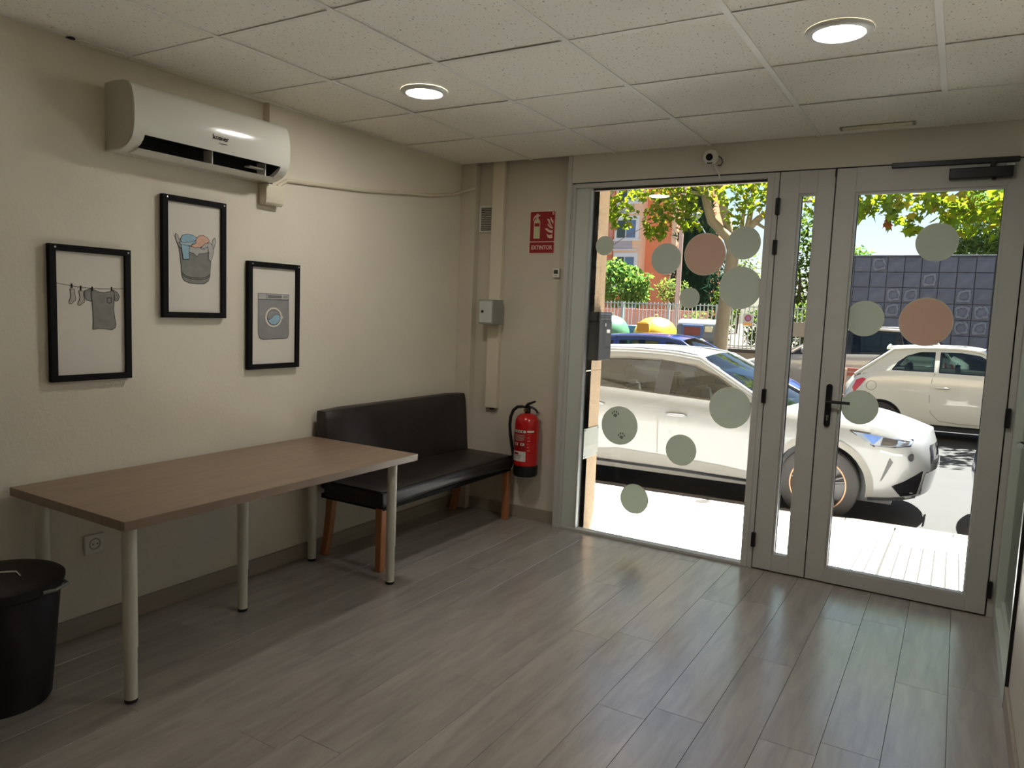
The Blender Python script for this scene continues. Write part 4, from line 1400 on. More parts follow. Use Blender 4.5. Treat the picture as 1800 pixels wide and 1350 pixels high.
class Car:
    """a car in its own axes: x forward, z up from the road, y to the left; built from a side
    profile, a plan outline and a section bulge"""
    def __init__(s, P):
        s.P = P
    def top(s, x):
        return smooth_tab(s.P['belt'], x)
    def bot(s, x):
        P = s.P
        z = lerp_tab(P['sill'], x)
        for a in P['axles']:
            dx = abs(x - a)
            if dx < P['arch']:
                z = max(z, P['wr'] + math.sqrt(max(P['arch'] ** 2 - dx ** 2, 0)))
        return z
    def plan(s, x):
        return smooth_tab(s.P['plan'], x)
    def W(s, x, z):
        """half width of the lower body"""
        P = s.P
        zt, zb = s.top(x), lerp_tab(P['sill'], x)
        t = min(max((z - zb) / max(zt - zb, 0.05), 0), 1)
        return s.plan(x) * smooth_tab(P['bulge'], t)
    def G(s, x, z):
        """half width of the glasshouse side"""
        P = s.P
        zt = s.top(x)
        t = (z - zt) / (P['roofz'] - zt)
        w0 = s.W(x, zt) - 0.02
        return w0 + (P['roofw'] - w0) * t
    def nose(s, x, z):
        """end shear: nose and tail lean with height"""
        P = s.P
        xf, xr = P['plan'][-1][0], P['plan'][0][0]
        f0, r0 = P['axles'][1] + 0.35, P['axles'][0] - 0.35
        if x > f0:
            t = (x - f0) / (xf - f0)
            return x + t * t * smooth_tab(P['nosex'], z)
        if x < r0:
            t = (r0 - x) / (r0 - xr)
            return x - t * t * smooth_tab(P['tailx'], z)
        return x

    def side_patch(s, poly, off, side, green=False, cuts=2, thick=0.0, deform=True):
        """polygon in side view laid on the body side"""
        bm = nb()
        vs = [bm.verts.new((p[0], 0, p[1])) for p in poly]
        tri = tessellate_polygon([[Vector((p[0], p[1], 0)) for p in poly]])
        for t in tri:
            try:
                bm.faces.new([vs[i] for i in t])
            except ValueError:
                pass
        if cuts:
            bmesh.ops.subdivide_edges(bm, edges=bm.edges[:], cuts=cuts, use_grid_fill=True)
        for v in bm.verts:
            x, z = v.co.x, v.co.z
            w = s.G(x, z) if green else s.W(x, z)
            xx = s.nose(x, z) if (deform and not green) else x
            v.co = Vector((xx, side * (w + off), z))
        if thick:
            r = bmesh.ops.extrude_face_region(bm, geom=bm.faces[:])
            for e in r['geom']:
                if isinstance(e, bmesh.types.BMVert):
                    e.co.y += side * thick
        bmesh.ops.recalc_face_normals(bm, faces=bm.faces[:])
        bm.normal_update()
        if not thick:
            for f in bm.faces:
                if f.normal.y * side < 0:
                    f.normal_flip()
        return bm

    def side_strip(s, pts, w, off, side, green=False):
        bm = nb()
        Pn = []
        for i, p in enumerate(pts):
            a = Vector(pts[max(i - 1, 0)])
            b = Vector(pts[min(i + 1, len(pts) - 1)])
            d = (b - a).normalized()
            nn = Vector((-d.y, d.x)) * w / 2
            row = []
            for sg_ in (1, -1):
                x, z = p[0] + nn.x * sg_, p[1] + nn.y * sg_
                ww = s.G(x, z) if green else s.W(x, z)
                row.append(bm.verts.new((x if green else s.nose(x, z), side * (ww + off), z)))
            Pn.append(row)
        for a, b in zip(Pn, Pn[1:]):
            bm.faces.new((a[0], a[1], b[1], b[0]))
        bm.normal_update()
        for f in bm.faces:
            if f.normal.y * side < 0:
                f.normal_flip()
        return bm

    def build(s, name, loc, rz, label):
        P = s.P
        t = thing(name, loc, label, 'car')
        t.rotation_euler = (0, -math.atan(SL) * math.cos(rz), rz)
        s.t = t
        paint = P['paint']
        xf, xr = P['plan'][-1][0], P['plan'][0][0]
        # columns
        colx = set()
        n = 90
        for i in range(n + 1):
            colx.add(round(xr + (xf - xr) * i / n, 4))
        for a in P['axles']:
            for sgn in (-1, 1):
                colx.add(round(a + sgn * P['arch'], 4))
                colx.add(round(a + sgn * (P['arch'] - 0.002), 4))
                colx.add(round(a + sgn * (P['arch'] - 0.02), 4))
        colx = sorted(colx)
        M = 12
        bm = nb()
        edge = {1: [], -1: []}
        for side in (1, -1):
            prev = None
            for x in colx:
                zb, zt = s.bot(x), s.top(x)
                col = []
                for j in range(M + 1):
                    z = zb + (zt - zb) * j / M
                    col.append(bm.verts.new((s.nose(x, z), side * s.W(x, z), z)))
                if prev:
                    for j in range(M):
                        q = (prev[j], col[j], col[j + 1], prev[j + 1])
                        bm.faces.new(q if side < 0 else tuple(reversed(q)))
                prev = col
                edge[side].append((x, col))
        # wheel-arch lips inward
        for side in (1, -1):
            cols = edge[side]
            for (xa, ca), (xb, cb2) in zip(cols, cols[1:]):
                if any(abs((xa + xb) / 2 - a) < P['arch'] + 0.001 for a in P['axles']):
                    va, vb = ca[0], cb2[0]
                    ia = bm.verts.new((va.co.x, va.co.y - side * 0.22, va.co.z))
                    ib = bm.verts.new((vb.co.x, vb.co.y - side * 0.22, vb.co.z))
                    q = (va, ia, ib, vb)
                    bm.faces.new(q if side < 0 else tuple(reversed(q)))
        # bonnet and tail decks
        K = 10
        cx0, cx1 = P['cabin']
        for rng in ((cx1, xf), (xr, cx0)):
            idx = [i for i, x in enumerate(colx) if rng[0] - 1e-6 <= x <= rng[1] + 1e-6]
            prev = None
            for i in idx:
                x = colx[i]
                L, R_ = edge[1][i][1][-1], edge[-1][i][1][-1]
                row = [R_]
                for k in range(1, K):
                    f = k / K
                    y = R_.co.y + (L.co.y - R_.co.y) * f
                    cr = P['crown'] * (1 - (2 * f - 1) ** 2)
                    f0, r0 = P['axles'][1] + 0.35, P['axles'][0] - 0.35
                    tt = max(0.0, (x - f0) / (xf - f0)) ** 2 - max(0.0, (r0 - x) / (r0 - xr)) ** 2
                    bx_ = P['endbulge'] * (1 - (2 * f - 1) ** 2) * tt
                    row.append(bm.verts.new((R_.co.x + bx_, y, R_.co.z + cr)))
                row.append(L)
                if prev:
                    for k in range(K):
                        bm.faces.new((prev[k], row[k], row[k + 1], prev[k + 1]))
                prev = row
        # nose and tail faces
        for i, sgn in ((len(colx) - 1, 1), (0, -1)):
            L, R_ = edge[1][i][1], edge[-1][i][1]
            bulge = P['endbulge']
            prev = None
            for j in range(M + 1):
                row = [R_[j]]
                for k in range(1, K):
                    f = k / K
                    b = bulge * (1 - (2 * f - 1) ** 2)
                    cr = P['crown'] * (1 - (2 * f - 1) ** 2) if j == M else 0
                    row.append(bm.verts.new((R_[j].co.x + sgn * b, R_[j].co.y + (L[j].co.y - R_[j].co.y) * f, R_[j].co.z + cr)))
                row.append(L[j])
                if prev:
                    for k in range(K):
                        q = (prev[k], prev[k + 1], row[k + 1], row[k])
                        bm.faces.new(q if sgn > 0 else tuple(reversed(q)))
                prev = row
        bmesh.ops.remove_doubles(bm, verts=bm.verts, dist=0.0004)
        obj('body', bm, paint, t, 32, local=True)
        # dark underbody and wheel wells
        bm = nb()
        box(bm, xr + 0.15, xf - 0.15, -s.plan(0) * 0.72, s.plan(0) * 0.72, P['clear'], P['wr'] + P['arch'] + 0.03)
        obj('underbody', bm, 'car_black', t, local=True)
        # cabin
        zr = P['roofz']
        bm = nb()
        fx0, fx1 = cx0 + 0.05, cx1 - 0.05
        wi = s.plan(0) * 0.86
        zf = P['wr'] + P['arch'] + 0.035
        box(bm, fx0, fx1, -wi, wi, zf, zf + 0.04)
        # dashboard and parcel shelf
        box(bm, cx1 - 0.42, cx1 - 0.02, -wi, wi, zf, s.top(cx1) - 0.03, 0.04)
        box(bm, cx0 + 0.02, cx0 + 0.36, -wi, wi, zf, s.top(cx0) - 0.06, 0.03)
        obj('cabin', bm, 'interior_dark', t, local=True)
        for sxp in P['seats']:
            for sy_ in (-1, 1):
                bm = nb()
                prism(bm, [(sxp - 0.16, P['seatz']), (sxp + 0.02, P['seatz']), (sxp - 0.10, P['seatz'] + 0.50), (sxp - 0.22, P['seatz'] + 0.50)], 'y', sy_ * 0.38 - 0.22, sy_ * 0.38 + 0.22)
                prism(bm, [(sxp - 0.20, P['seatz'] + 0.53), (sxp - 0.12, P['seatz'] + 0.53), (sxp - 0.14, P['seatz'] + 0.70), (sxp - 0.21, P['seatz'] + 0.70)], 'y', sy_ * 0.38 - 0.12, sy_ * 0.38 + 0.12)
                bmesh.ops.bevel(bm, geom=bm.edges[:], offset=0.03, segments=2, affect='EDGES')
                obj('seat', bm, 'seat_grey', t, 50, local=True)
        bm = nb()
        tr = Matrix.Translation((P['seats'][0] + 0.36, 0.38, s.top(P['seats'][0]) - 0.04)) @ Matrix.Rotation(-1.1, 4, 'Y')
        lathe(bm, [(0.17, -0.012), (0.185, 0.0), (0.17, 0.012), (0.155, 0.0), (0.17, -0.012)], (0, 0, 0), 20)
        bmesh.ops.transform(bm, matrix=tr, verts=bm.verts)
        obj('steering_wheel', bm, 'car_black', t, 50, local=True)
        # glasshouse: side frames with openings, panes, roof, screens
        out = P['green']
        for side in (1, -1):
            polys = [[Vector((p[0], p[1], 0)) for p in out]]
            for wpoly in P['windows']:
                polys.append([Vector((p[0], p[1], 0)) for p in reversed(wpoly)])
            flatp = [p for pp in polys for p in pp]
            tri = tessellate_polygon(polys)
            bm = nb()
            vs = [bm.verts.new((p.x, 0, p.y)) for p in flatp]
            for q in tri:
                try:
                    bm.faces.new([vs[i] for i in q])
                except ValueError:
                    pass
            bmesh.ops.subdivide_edges(bm, edges=bm.edges[:], cuts=1, use_grid_fill=True)
            for v in bm.verts:
                v.co.y = side * s.G(v.co.x, v.co.z)
            bm.normal_update()
            for f in bm.faces:
                if f.normal.y * side < 0:
                    f.normal_flip()
            obj('side_frame', bm, P.get('pillar', paint), t, 20, local=True)
            for wpoly in P['windows']:
                o = obj('side_window', s.side_patch(wpoly, -0.004, side, True, 1), 'car_glass', t, 30, local=True)
                o['label'] = 'tinted side window'
                obj('window_trim', s.side_strip(list(wpoly) + [wpoly[0]], 0.016, 0.003, side, True), 'gloss_black', o, local=True)
        (wbx, wbz), (wtx, wtz) = P['screen']
        (rbx, rbz), (rtx, rtz) = P['rear']
        def cross(x, z, bulge, crown, wv):
            return lambda f: Vector((x + bulge * (1 - (2 * f - 1) ** 2), wv * (2 * f - 1), z + crown * (1 - (2 * f - 1) ** 2)))
        def ruled(a, b, n1=8, n2=12):
            bm = nb()
            grid(bm, lambda u, v: a(v).lerp(b(v), u), n1, n2)
            bmesh.ops.recalc_face_normals(bm, faces=bm.faces[:])
            return bm
        wb = cross(wbx, wbz, P['scrbulge'], P['crown'] * 0.8, s.G(wbx, wbz) + 0.005)
        wt = cross(wtx, wtz, 0.05, P['rcrown'], s.G(wtx, wtz) + 0.003)
        rb = cross(rbx, rbz, -0.06, P['crown'] * 0.3, s.G(rbx, rbz) + 0.005)
        rt = cross(rtx, rtz, -0.03, P['rcrown'], s.G(rtx, rtz) + 0.003)
        o = obj('windscreen', ruled(wb, wt), 'car_glass', t, 40, local=True)
        obj('rear_window', ruled(rb, rt), 'car_glass', t, 40, local=True)
        # cowl between bonnet edge and windscreen foot
        ce_ = cross(cx1, s.top(cx1), 0.0, P['crown'], s.W(cx1, s.top(cx1)))
        obj('cowl', ruled(wb, ce_, 2, 12), 'car_black', t, 40, local=True)
        ct_ = cross(cx0, s.top(cx0), 0.0, P['crown'], s.W(cx0, s.top(cx0)))
        obj('tail_deck', ruled(rb, ct_, 2, 12), paint, t, 40, local=True)
        # roof skin between screens
        roof = P['roof']
        bm = nb()
        xs_ = [rtx + (wtx - rtx) * i / 24 for i in range(25)]
        prev = None
        for x in xs_:
            z = smooth_tab(roof, x)
            f_ = (x - rtx) / (wtx - rtx)
            bl = -0.03 + 0.08 * f_
            w = s.G(x, z) + 0.004
            row = [bm.verts.new((x + bl * (1 - (2 * k / 12 - 1) ** 2), w * (2 * k / 12 - 1), z + P['rcrown'] * (1 - abs(2 * k / 12 - 1) ** 2.4))) for k in range(13)]
            if prev:
                for k in range(12):
                    bm.faces.new((prev[k], row[k], row[k + 1], prev[k + 1]))
            prev = row
        obj('roof', bm, P.get('roofpaint', paint), t, 40, local=True)
        # A-posts and roof edges
        for side in (1, -1):
            pts = []
            for i in range(7):
                f = i / 6
                x = wbx + (wtx - wbx) * f
                z = wbz + (wtz - wbz) * f
                pts.append((x, side * (s.G(x, z) + 0.002), z))
            pts2 = [(x, side * (s.G(x, smooth_tab(roof, x)) + 0.002), smooth_tab(roof, x)) for x in reversed(xs_)]
            pts3 = []
            for i in range(1, 7):
                f = i / 6
                x = rtx + (rbx - rtx) * f
                z = rtz + (rbz - rtz) * f
                pts3.append((x, side * (s.G(x, z) + 0.002), z))
            obj('roof_edge', tube(nb(), pts + pts2[1:] + pts3, 0.026, 8), paint, t, 50, local=True)
        # wheels
        for a in P['axles']:
            for side in (1, -1):
                yy = side * (s.plan(a) * 0.985)
                wr = P['wr']
                bm = nb()
                tw = 0.20
                rr = P['rim']
                prof_ = [(rr, -0.5), (wr - 0.03, -0.5), (wr - 0.006, -0.42), (wr, -0.30), (wr, 0.30), (wr - 0.006, 0.42), (wr - 0.03, 0.5), (rr, 0.5)]
                lathe(bm, [(r_, yy - side * tw / 2 + h * tw) for r_, h in prof_], (a, 0, wr), 40, 'y')
                w_ = obj('tyre', bm, 'tyre', t, 40, local=True)
                bm = nb()
                yo = yy - side * 0.012
                lathe(bm, [(rr + 0.004, yo), (rr + 0.004, yo + side * 0.008), (rr - 0.012, yo + side * 0.008), (rr - 0.02, yo - side * 0.03), (rr - 0.02, yo - side * 0.15)], (a, 0, wr), 40, 'y')
                r_ = obj('rim', bm, P['rimmat'], w_, 40, local=True)
                bm = nb()
                lathe(bm, [(0.0, yo - side * 0.09), (rr - 0.02, yo - side * 0.09)], (a, 0, wr), 24, 'y')
                obj('brake', bm, 'rim_dark', r_, local=True)
                bm = nb()
                for k in range(P['spokes']):
                    an = 2 * PI * k / P['spokes'] + 0.3
                    for dd in (-0.10, 0.10):
                        p0 = (a + 0.03 * math.cos(an), yo - side * 0.025, wr + 0.03 * math.sin(an))
                        p1 = (a + (rr - 0.015) * math.cos(an + dd), yo - side * 0.006, wr + (rr - 0.015) * math.sin(an + dd))
                        tube(bm, [p0, p1], [0.020, 0.013], 6)
                lathe(bm, [(0.0, yo - side * 0.008), (0.045, yo - side * 0.012), (0.055, yo - side * 0.05)], (a, 0, wr), 16, 'y')
                obj('spokes', bm, P['spokemat'], r_, 40, local=True)
        for side in (1, -1):
            for g in P['gaps']:
                obj('door_gap', s.side_strip(g, 0.008, 0.0025, side), 'shut_gap', t, local=True)
            for hx, hz in P['handles']:
                bm = nb()
                for q in ((hx - 0.105, hx + 0.105),):
                    pts = []
                    for i in range(7):
                        x = q[0] + (q[1] - q[0]) * i / 6
                        pts.append((x, side * (s.W(x, hz) + (0.022 if 0 < i < 6 else 0.002)), hz))
                    tube(bm, pts, [0.008, 0.012, 0.014, 0.014, 0.014, 0.012, 0.008], 8)
                obj('door_handle', bm, P.get('handlemat', paint), t, 50, local=True)
            # mirror
            mx_, mz_ = P['mirror']
            bm = nb()
            gy = s.W(mx_, s.top(mx_))
            tube(bm, [(mx_, side * (gy - 0.05), mz_ - 0.05), (mx_ - 0.02, side * (gy + 0.07), mz_ - 0.02)], 0.02, 8)
            mbm = nb()
            bmesh.ops.create_uvsphere(mbm, u_segments=14, v_segments=10, radius=1.0, matrix=Matrix.Translation((mx_ - 0.02, side * (gy + 0.12), mz_ + 0.03)) @ Matrix.Diagonal((0.07, 0.115, 0.08, 1)))
            tmp = bpy.data.meshes.new('m')
            mbm.to_mesh(tmp)
            mbm.free()
            bm.from_mesh(tmp)
            bpy.data.meshes.remove(tmp)
            obj('door_mirror', bm, P.get('mirrormat', paint), t, 50, local=True)
        return t

def strip_arch(car, a, w):
    P = car.P
    r = P['arch'] + w / 2 + 0.002
    a0 = math.asin((P['sillz'] - P['wr']) / r)
    return [(a + r * math.cos(a0 + (PI - 2 * a0) * i / 24), P['wr'] + r * math.sin(a0 + (PI - 2 * a0) * i / 24)) for i in range(25)]

# ---- white crossover parked at the kerb
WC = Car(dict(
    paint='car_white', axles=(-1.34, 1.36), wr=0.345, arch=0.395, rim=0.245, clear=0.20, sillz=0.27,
    belt=[(-2.20, 0.93), (-2.10, 1.02), (-1.9, 1.08), (-1.0, 1.085), (-0.1, 1.045), (0.7, 1.0), (1.0, 0.985), (1.4, 0.955), (1.75, 0.91), (2.0, 0.85), (2.10, 0.80)],
    sill=[(-2.2, 0.34), (-1.7, 0.27), (0, 0.25), (1.75, 0.25), (2.1, 0.27)],
    plan=[(-2.20, 0.62), (-2.12, 0.74), (-1.9, 0.85), (-1.4, 0.905), (0, 0.91), (1.36, 0.905), (1.7, 0.86), (1.95, 0.74), (2.06, 0.62), (2.10, 0.52)],
    bulge=[(0, 0.955), (0.10, 0.985), (0.28, 0.991), (0.55, 0.995), (0.74, 1.0), (0.88, 0.985), (0.95, 0.96), (1.0, 0.93)],
    nosex=[(0.2, 0.02), (0.35, 0.06), (0.55, 0.09), (0.75, 0.06), (0.9, -0.05)],
    tailx=[(0.2, -0.05), (0.5, 0.05), (0.8, 0.03), (1.1, -0.08)],
    crown=0.045, rcrown=0.045, endbulge=0.09, cabin=(-1.95, 0.98), roofz=1.46, roofw=0.60, scrbulge=0.17,
    seats=(0.02, -0.85), seatz=0.55,
    screen=((0.93, 0.99), (0.16, 1.415)), rear=((-1.98, 1.08), (-1.50, 1.42)),
    roof=[(-1.50, 1.42), (-1.1, 1.452), (-0.6, 1.465), (-0.2, 1.455), (0.16, 1.415)],
    green=[(0.93, 0.993), (0.60, 1.19), (0.38, 1.31), (0.16, 1.415), (-0.2, 1.455), (-0.6, 1.465), (-1.1, 1.452), (-1.50, 1.42), (-1.75, 1.24), (-1.98, 1.08), (-1.5, 1.082), (-1.0, 1.083), (-0.5, 1.063), (-0.1, 1.043), (0.3, 1.022), (0.7, 0.999)],
    windows=[[(-0.09, 1.052), (0.30, 1.030), (0.74, 1.008), (0.58, 1.12), (0.36, 1.25), (0.12, 1.345), (-0.09, 1.368)],
             [(-1.02, 1.092), (-0.60, 1.078), (-0.25, 1.06), (-0.25, 1.384), (-0.60, 1.388), (-0.95, 1.37), (-1.12, 1.31), (-1.16, 1.20)]],
    gaps=[[(-0.17, 1.05), (-0.17, 0.80), (-0.165, 0.5), (-0.16, 0.29)], [(-1.05, 1.08), (-1.0, 0.9), (-0.93, 0.7)], [(0.86, 0.98), (0.90, 0.7), (0.88, 0.45), (0.80, 0.30)]],
    handles=[(0.02, 0.86), (-0.86, 0.905)], mirror=(0.62, 1.04), spokes=5, rimmat='rim_gold', spokemat='rim_dark'))
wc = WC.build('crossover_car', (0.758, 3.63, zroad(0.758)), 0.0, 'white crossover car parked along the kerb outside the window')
for side in (1, -1):
    o = obj('cladding', WC.side_patch([(-0.93, 0.25), (-0.93, 0.42), (-0.6, 0.46), (0, 0.44), (0.5, 0.41), (0.96, 0.36), (0.96, 0.25)], 0.006, side, cuts=3), 'cladding', wc, 30, local=True)
    o['label'] = 'grey plastic sill cladding'
    obj('sill_trim', WC.side_strip([(-0.93, 0.315), (0, 0.310), (0.96, 0.29)], 0.03, 0.012, side), 'car_black', wc, local=True)
    obj('chrome_trim', WC.side_strip([(-1.0, 1.088), (-0.6, 1.071), (-0.1, 1.047), (0.3, 1.026), (0.72, 1.003)], 0.012, 0.004, side, True), 'gloss_black', wc, local=True)
    for a in WC.P['axles']:
        o = obj('arch_trim', WC.side_strip(strip_arch(WC, a, 0.055), 0.055, 0.008, side), 'cladding', wc, 40, local=True)
    obj('door_pillar', WC.side_patch([(-0.252, 1.060), (-0.088, 1.052), (-0.088, 1.370), (-0.252, 1.386)], 0.004, side, True, 1), 'car_black', wc, local=True)
    # roof rail
    rr_ = [(0.20, 1.405), (0.10, 1.445), (-0.1, 1.472), (-0.5, 1.487), (-1.0, 1.477), (-1.35, 1.452), (-1.42, 1.425)]
    obj('roof_rail', tube(nb(), [(x, side * (WC.G(x, smooth_tab(WC.P['roof'], x)) - 0.05), z) for x, z in rr_], [0.012, 0.016, 0.018, 0.018, 0.018, 0.016, 0.012], 8), 'roof_rail', wc, 50, local=True)
    # headlamp
    hl = [(1.60, 0.865), (1.74, 0.85), (2.06, 0.795), (2.03, 0.745), (1.93, 0.735), (1.80, 0.735)]
    o = obj('headlamp', WC.side_patch(hl, 0.004, side, cuts=2), 'lamp_clear', wc, 30, local=True)
    o['label'] = 'angular clear headlamp'
    obj('lamp_outline', WC.side_strip(hl + [hl[0]], 0.012, 0.007, side), 'gloss_black', o, local=True)
    obj('lamp_insert', WC.side_patch([(1.70, 0.845), (1.85, 0.823), (1.79, 0.752)], 0.007, side, cuts=1), 'bin_blue', o, local=True)
    obj('lamp_insert', WC.side_patch([(1.86, 0.818), (2.04, 0.787), (2.01, 0.75), (1.84, 0.745)], 0.007, side, cuts=1), 'rim_dark', o, local=True)
    obj('air_slit', WC.side_patch([(1.905, 0.64), (1.925, 0.60), (1.865, 0.44), (1.852, 0.425)], 0.004, side, cuts=1), 'car_black', wc, local=True)
    obj('lower_intake', WC.side_patch([(1.93, 0.385), (2.00, 0.43), (2.095, 0.52), (2.095, 0.30), (2.0, 0.29)], 0.005, side, cuts=2), 'gloss_black', wc, 30, local=True)
    obj('splitter', WC.side_strip([(1.77, 0.262), (1.9, 0.262), (2.0, 0.268), (2.095, 0.275)], 0.03, 0.012, side), 'car_black', wc, local=True)
    obj('bumper_crease', WC.side_strip([(1.84, 0.70), (1.92, 0.672), (1.98, 0.665)], 0.014, 0.004, side), 'car_white_soft', wc, local=True)
    bm = nb()
    zz, xx = 0.645, 2.03
    lathe(bm, [(0.0, 0.0), (0.028, 0.0), (0.034, -0.004)], (0, 0, 0), 16, 'y')
    yv = side * (WC.W(xx, zz) + 0.004)
    bmesh.ops.transform(bm, matrix=Matrix.Translation((WC.nose(xx, zz), yv, zz)) @ Matrix.Rotation(side * -0.85, 4, 'Z'), verts=bm.verts)
    obj('parking_sensor', bm, 'rim_dark', wc, local=True)
    tl_ = [(-2.18, 0.90), (-1.95, 0.955), (-1.93, 0.90), (-2.1, 0.84)]
    obj('tail_lamp', WC.side_patch(tl_, 0.004, side, cuts=1), 'lamp_red', wc, local=True)
# front grille between the lamps
bm = nb()
def nosept(u, v):
    f = 0.14 + 0.72 * u
    z = 0.56 + 0.17 * v
    w = WC.W(2.10, z)
    return (WC.nose(2.10, z) + 0.09 * (1 - (2 * f - 1) ** 2) + 0.006, w * (2 * f - 1), z)
grid(bm, nosept, 12, 3, True)
obj('grille', bm, 'gloss_black', wc, 30, local=True)
bm = nb()
def nosept2(u, v):
    f = 0.02 + 0.96 * u
    z = 0.29 + 0.20 * v
    w = WC.W(2.10, z)
    return (WC.nose(2.10, z) + 0.09 * (1 - (2 * f - 1) ** 2) + 0.006, w * (2 * f - 1), z)
grid(bm, nosept2, 12, 3, True)
obj('lower_grille', bm, 'gloss_black', wc, 30, local=True)
bm = nb()
grid(bm, lambda u, v: (WC.nose(2.10, 0.5) + 0.105, 0.26 * (1 - 2 * u), 0.47 + 0.11 * v), 2, 1)
obj('number_plate', bm, 'plate_white', wc, local=True)

# ---- small white city car across the lane
FC = Car(dict(
    paint='car_white_soft', axles=(-1.15, 1.15), wr=0.285, arch=0.335, rim=0.19, clear=0.16, sillz=0.24,
    belt=[(-1.66, 0.74), (-1.62, 0.90), (-1.45, 1.00), (-1.2, 1.06), (-0.8, 1.085), (0, 1.075), (0.7, 1.05), (1.0, 0.98), (1.3, 0.90), (1.6, 0.78), (1.72, 0.66)],
    sill=[(-1.66, 0.34), (-1.3, 0.26), (0, 0.25), (1.4, 0.24), (1.72, 0.30)],
    plan=[(-1.66, 0.56), (-1.58, 0.68), (-1.3, 0.78), (-0.6, 0.812), (0.6, 0.812), (1.3, 0.77), (1.58, 0.65), (1.72, 0.48)],
    bulge=[(0, 0.93), (0.10, 0.97), (0.35, 1.0), (0.65, 0.995), (0.85, 0.97), (1.0, 0.915)],
    nosex=[(0.2, 0.0), (0.5, 0.06), (0.8, -0.03)], tailx=[(0.2, -0.02), (0.5, 0.05), (0.75, 0.02), (1.0, -0.10)],
    crown=0.05, rcrown=0.05, endbulge=0.08, cabin=(-1.45, 0.86), roofz=1.45, roofw=0.52, scrbulge=0.14,
    seats=(0.05, -0.65), seatz=0.50,
    screen=((0.80, 1.04), (0.20, 1.415)), rear=((-1.56, 0.99), (-1.02, 1.42)),
    roof=[(-1.02, 1.42), (-0.7, 1.445), (-0.3, 1.455), (0.0, 1.445), (0.20, 1.415)],
    green=[(0.80, 1.043), (0.5, 1.24), (0.20, 1.415), (0.0, 1.445), (-0.3, 1.455), (-0.7, 1.445), (-1.02, 1.42), (-1.30, 1.20), (-1.56, 0.99), (-1.2, 1.055), (-0.8, 1.083), (0, 1.073), (0.5, 1.06)],
    windows=[[(-0.36, 1.088), (0.0, 1.083), (0.42, 1.072), (0.62, 1.075), (0.44, 1.20), (0.16, 1.36), (-0.10, 1.395), (-0.36, 1.395)],
             [(-1.02, 1.098), (-0.7, 1.096), (-0.44, 1.092), (-0.44, 1.395), (-0.64, 1.385), (-0.82, 1.32), (-0.94, 1.22)]],
    gaps=[[(-0.42, 1.08), (-0.455, 0.95), (-0.47, 0.7), (-0.44, 0.46), (-0.32, 0.34), (-0.05, 0.315), (0.5, 0.315)], [(0.5, 0.315), (0.70, 0.4), (0.78, 0.7), (0.74, 1.04)],
          [(-0.90 + 0.075 * math.cos(i * PI / 8) - 0.40, 0.83 + 0.075 * math.sin(i * PI / 8)) for i in range(17)]],
    handles=[(-0.30, 0.855)], mirror=(0.56, 1.10), spokes=8, rimmat='rim_silver', spokemat='rim_silver'))
fc = FC.build('city_car', (3.26, 9.62, zroad(3.26)), 0.0, 'small white rounded hatchback seen from the side through the door glass')
for side in (1, -1):
    o = obj('tail_lamp', FC.side_patch([(-1.585, 0.775), (-1.555, 0.70), (-1.46, 0.82), (-1.385, 0.93), (-1.44, 0.945), (-1.54, 0.90)], 0.006, side, cuts=2), 'lamp_red', fc, 40, local=True)
    o['label'] = 'red tail lamp'
    obj('sill_gap', FC.side_strip([(-0.78, 0.26), (0.78, 0.255)], 0.03, 0.006, side), 'car_black', fc, local=True)
    obj('spoiler_edge', tube(nb(), [(-1.02, side * 0.50, 1.445), (-1.12, side * 0.48, 1.43), (-1.12, 0, 1.47)], 0.022, 8), 'car_white_soft', fc, 40, local=True)
    obj('headlamp', FC.side_patch(arc(1.53, 0.66, 0.07, 0.08, 0, 2 * PI, 14)[:-1], 0.006, side, cuts=1), 'lamp_clear', fc, local=True)
obj('aerial', tube(nb(), [(-0.92, 0, 1.48), (-0.98, 0, 1.70)], 0.004, 6), 'car_black', fc, local=True)

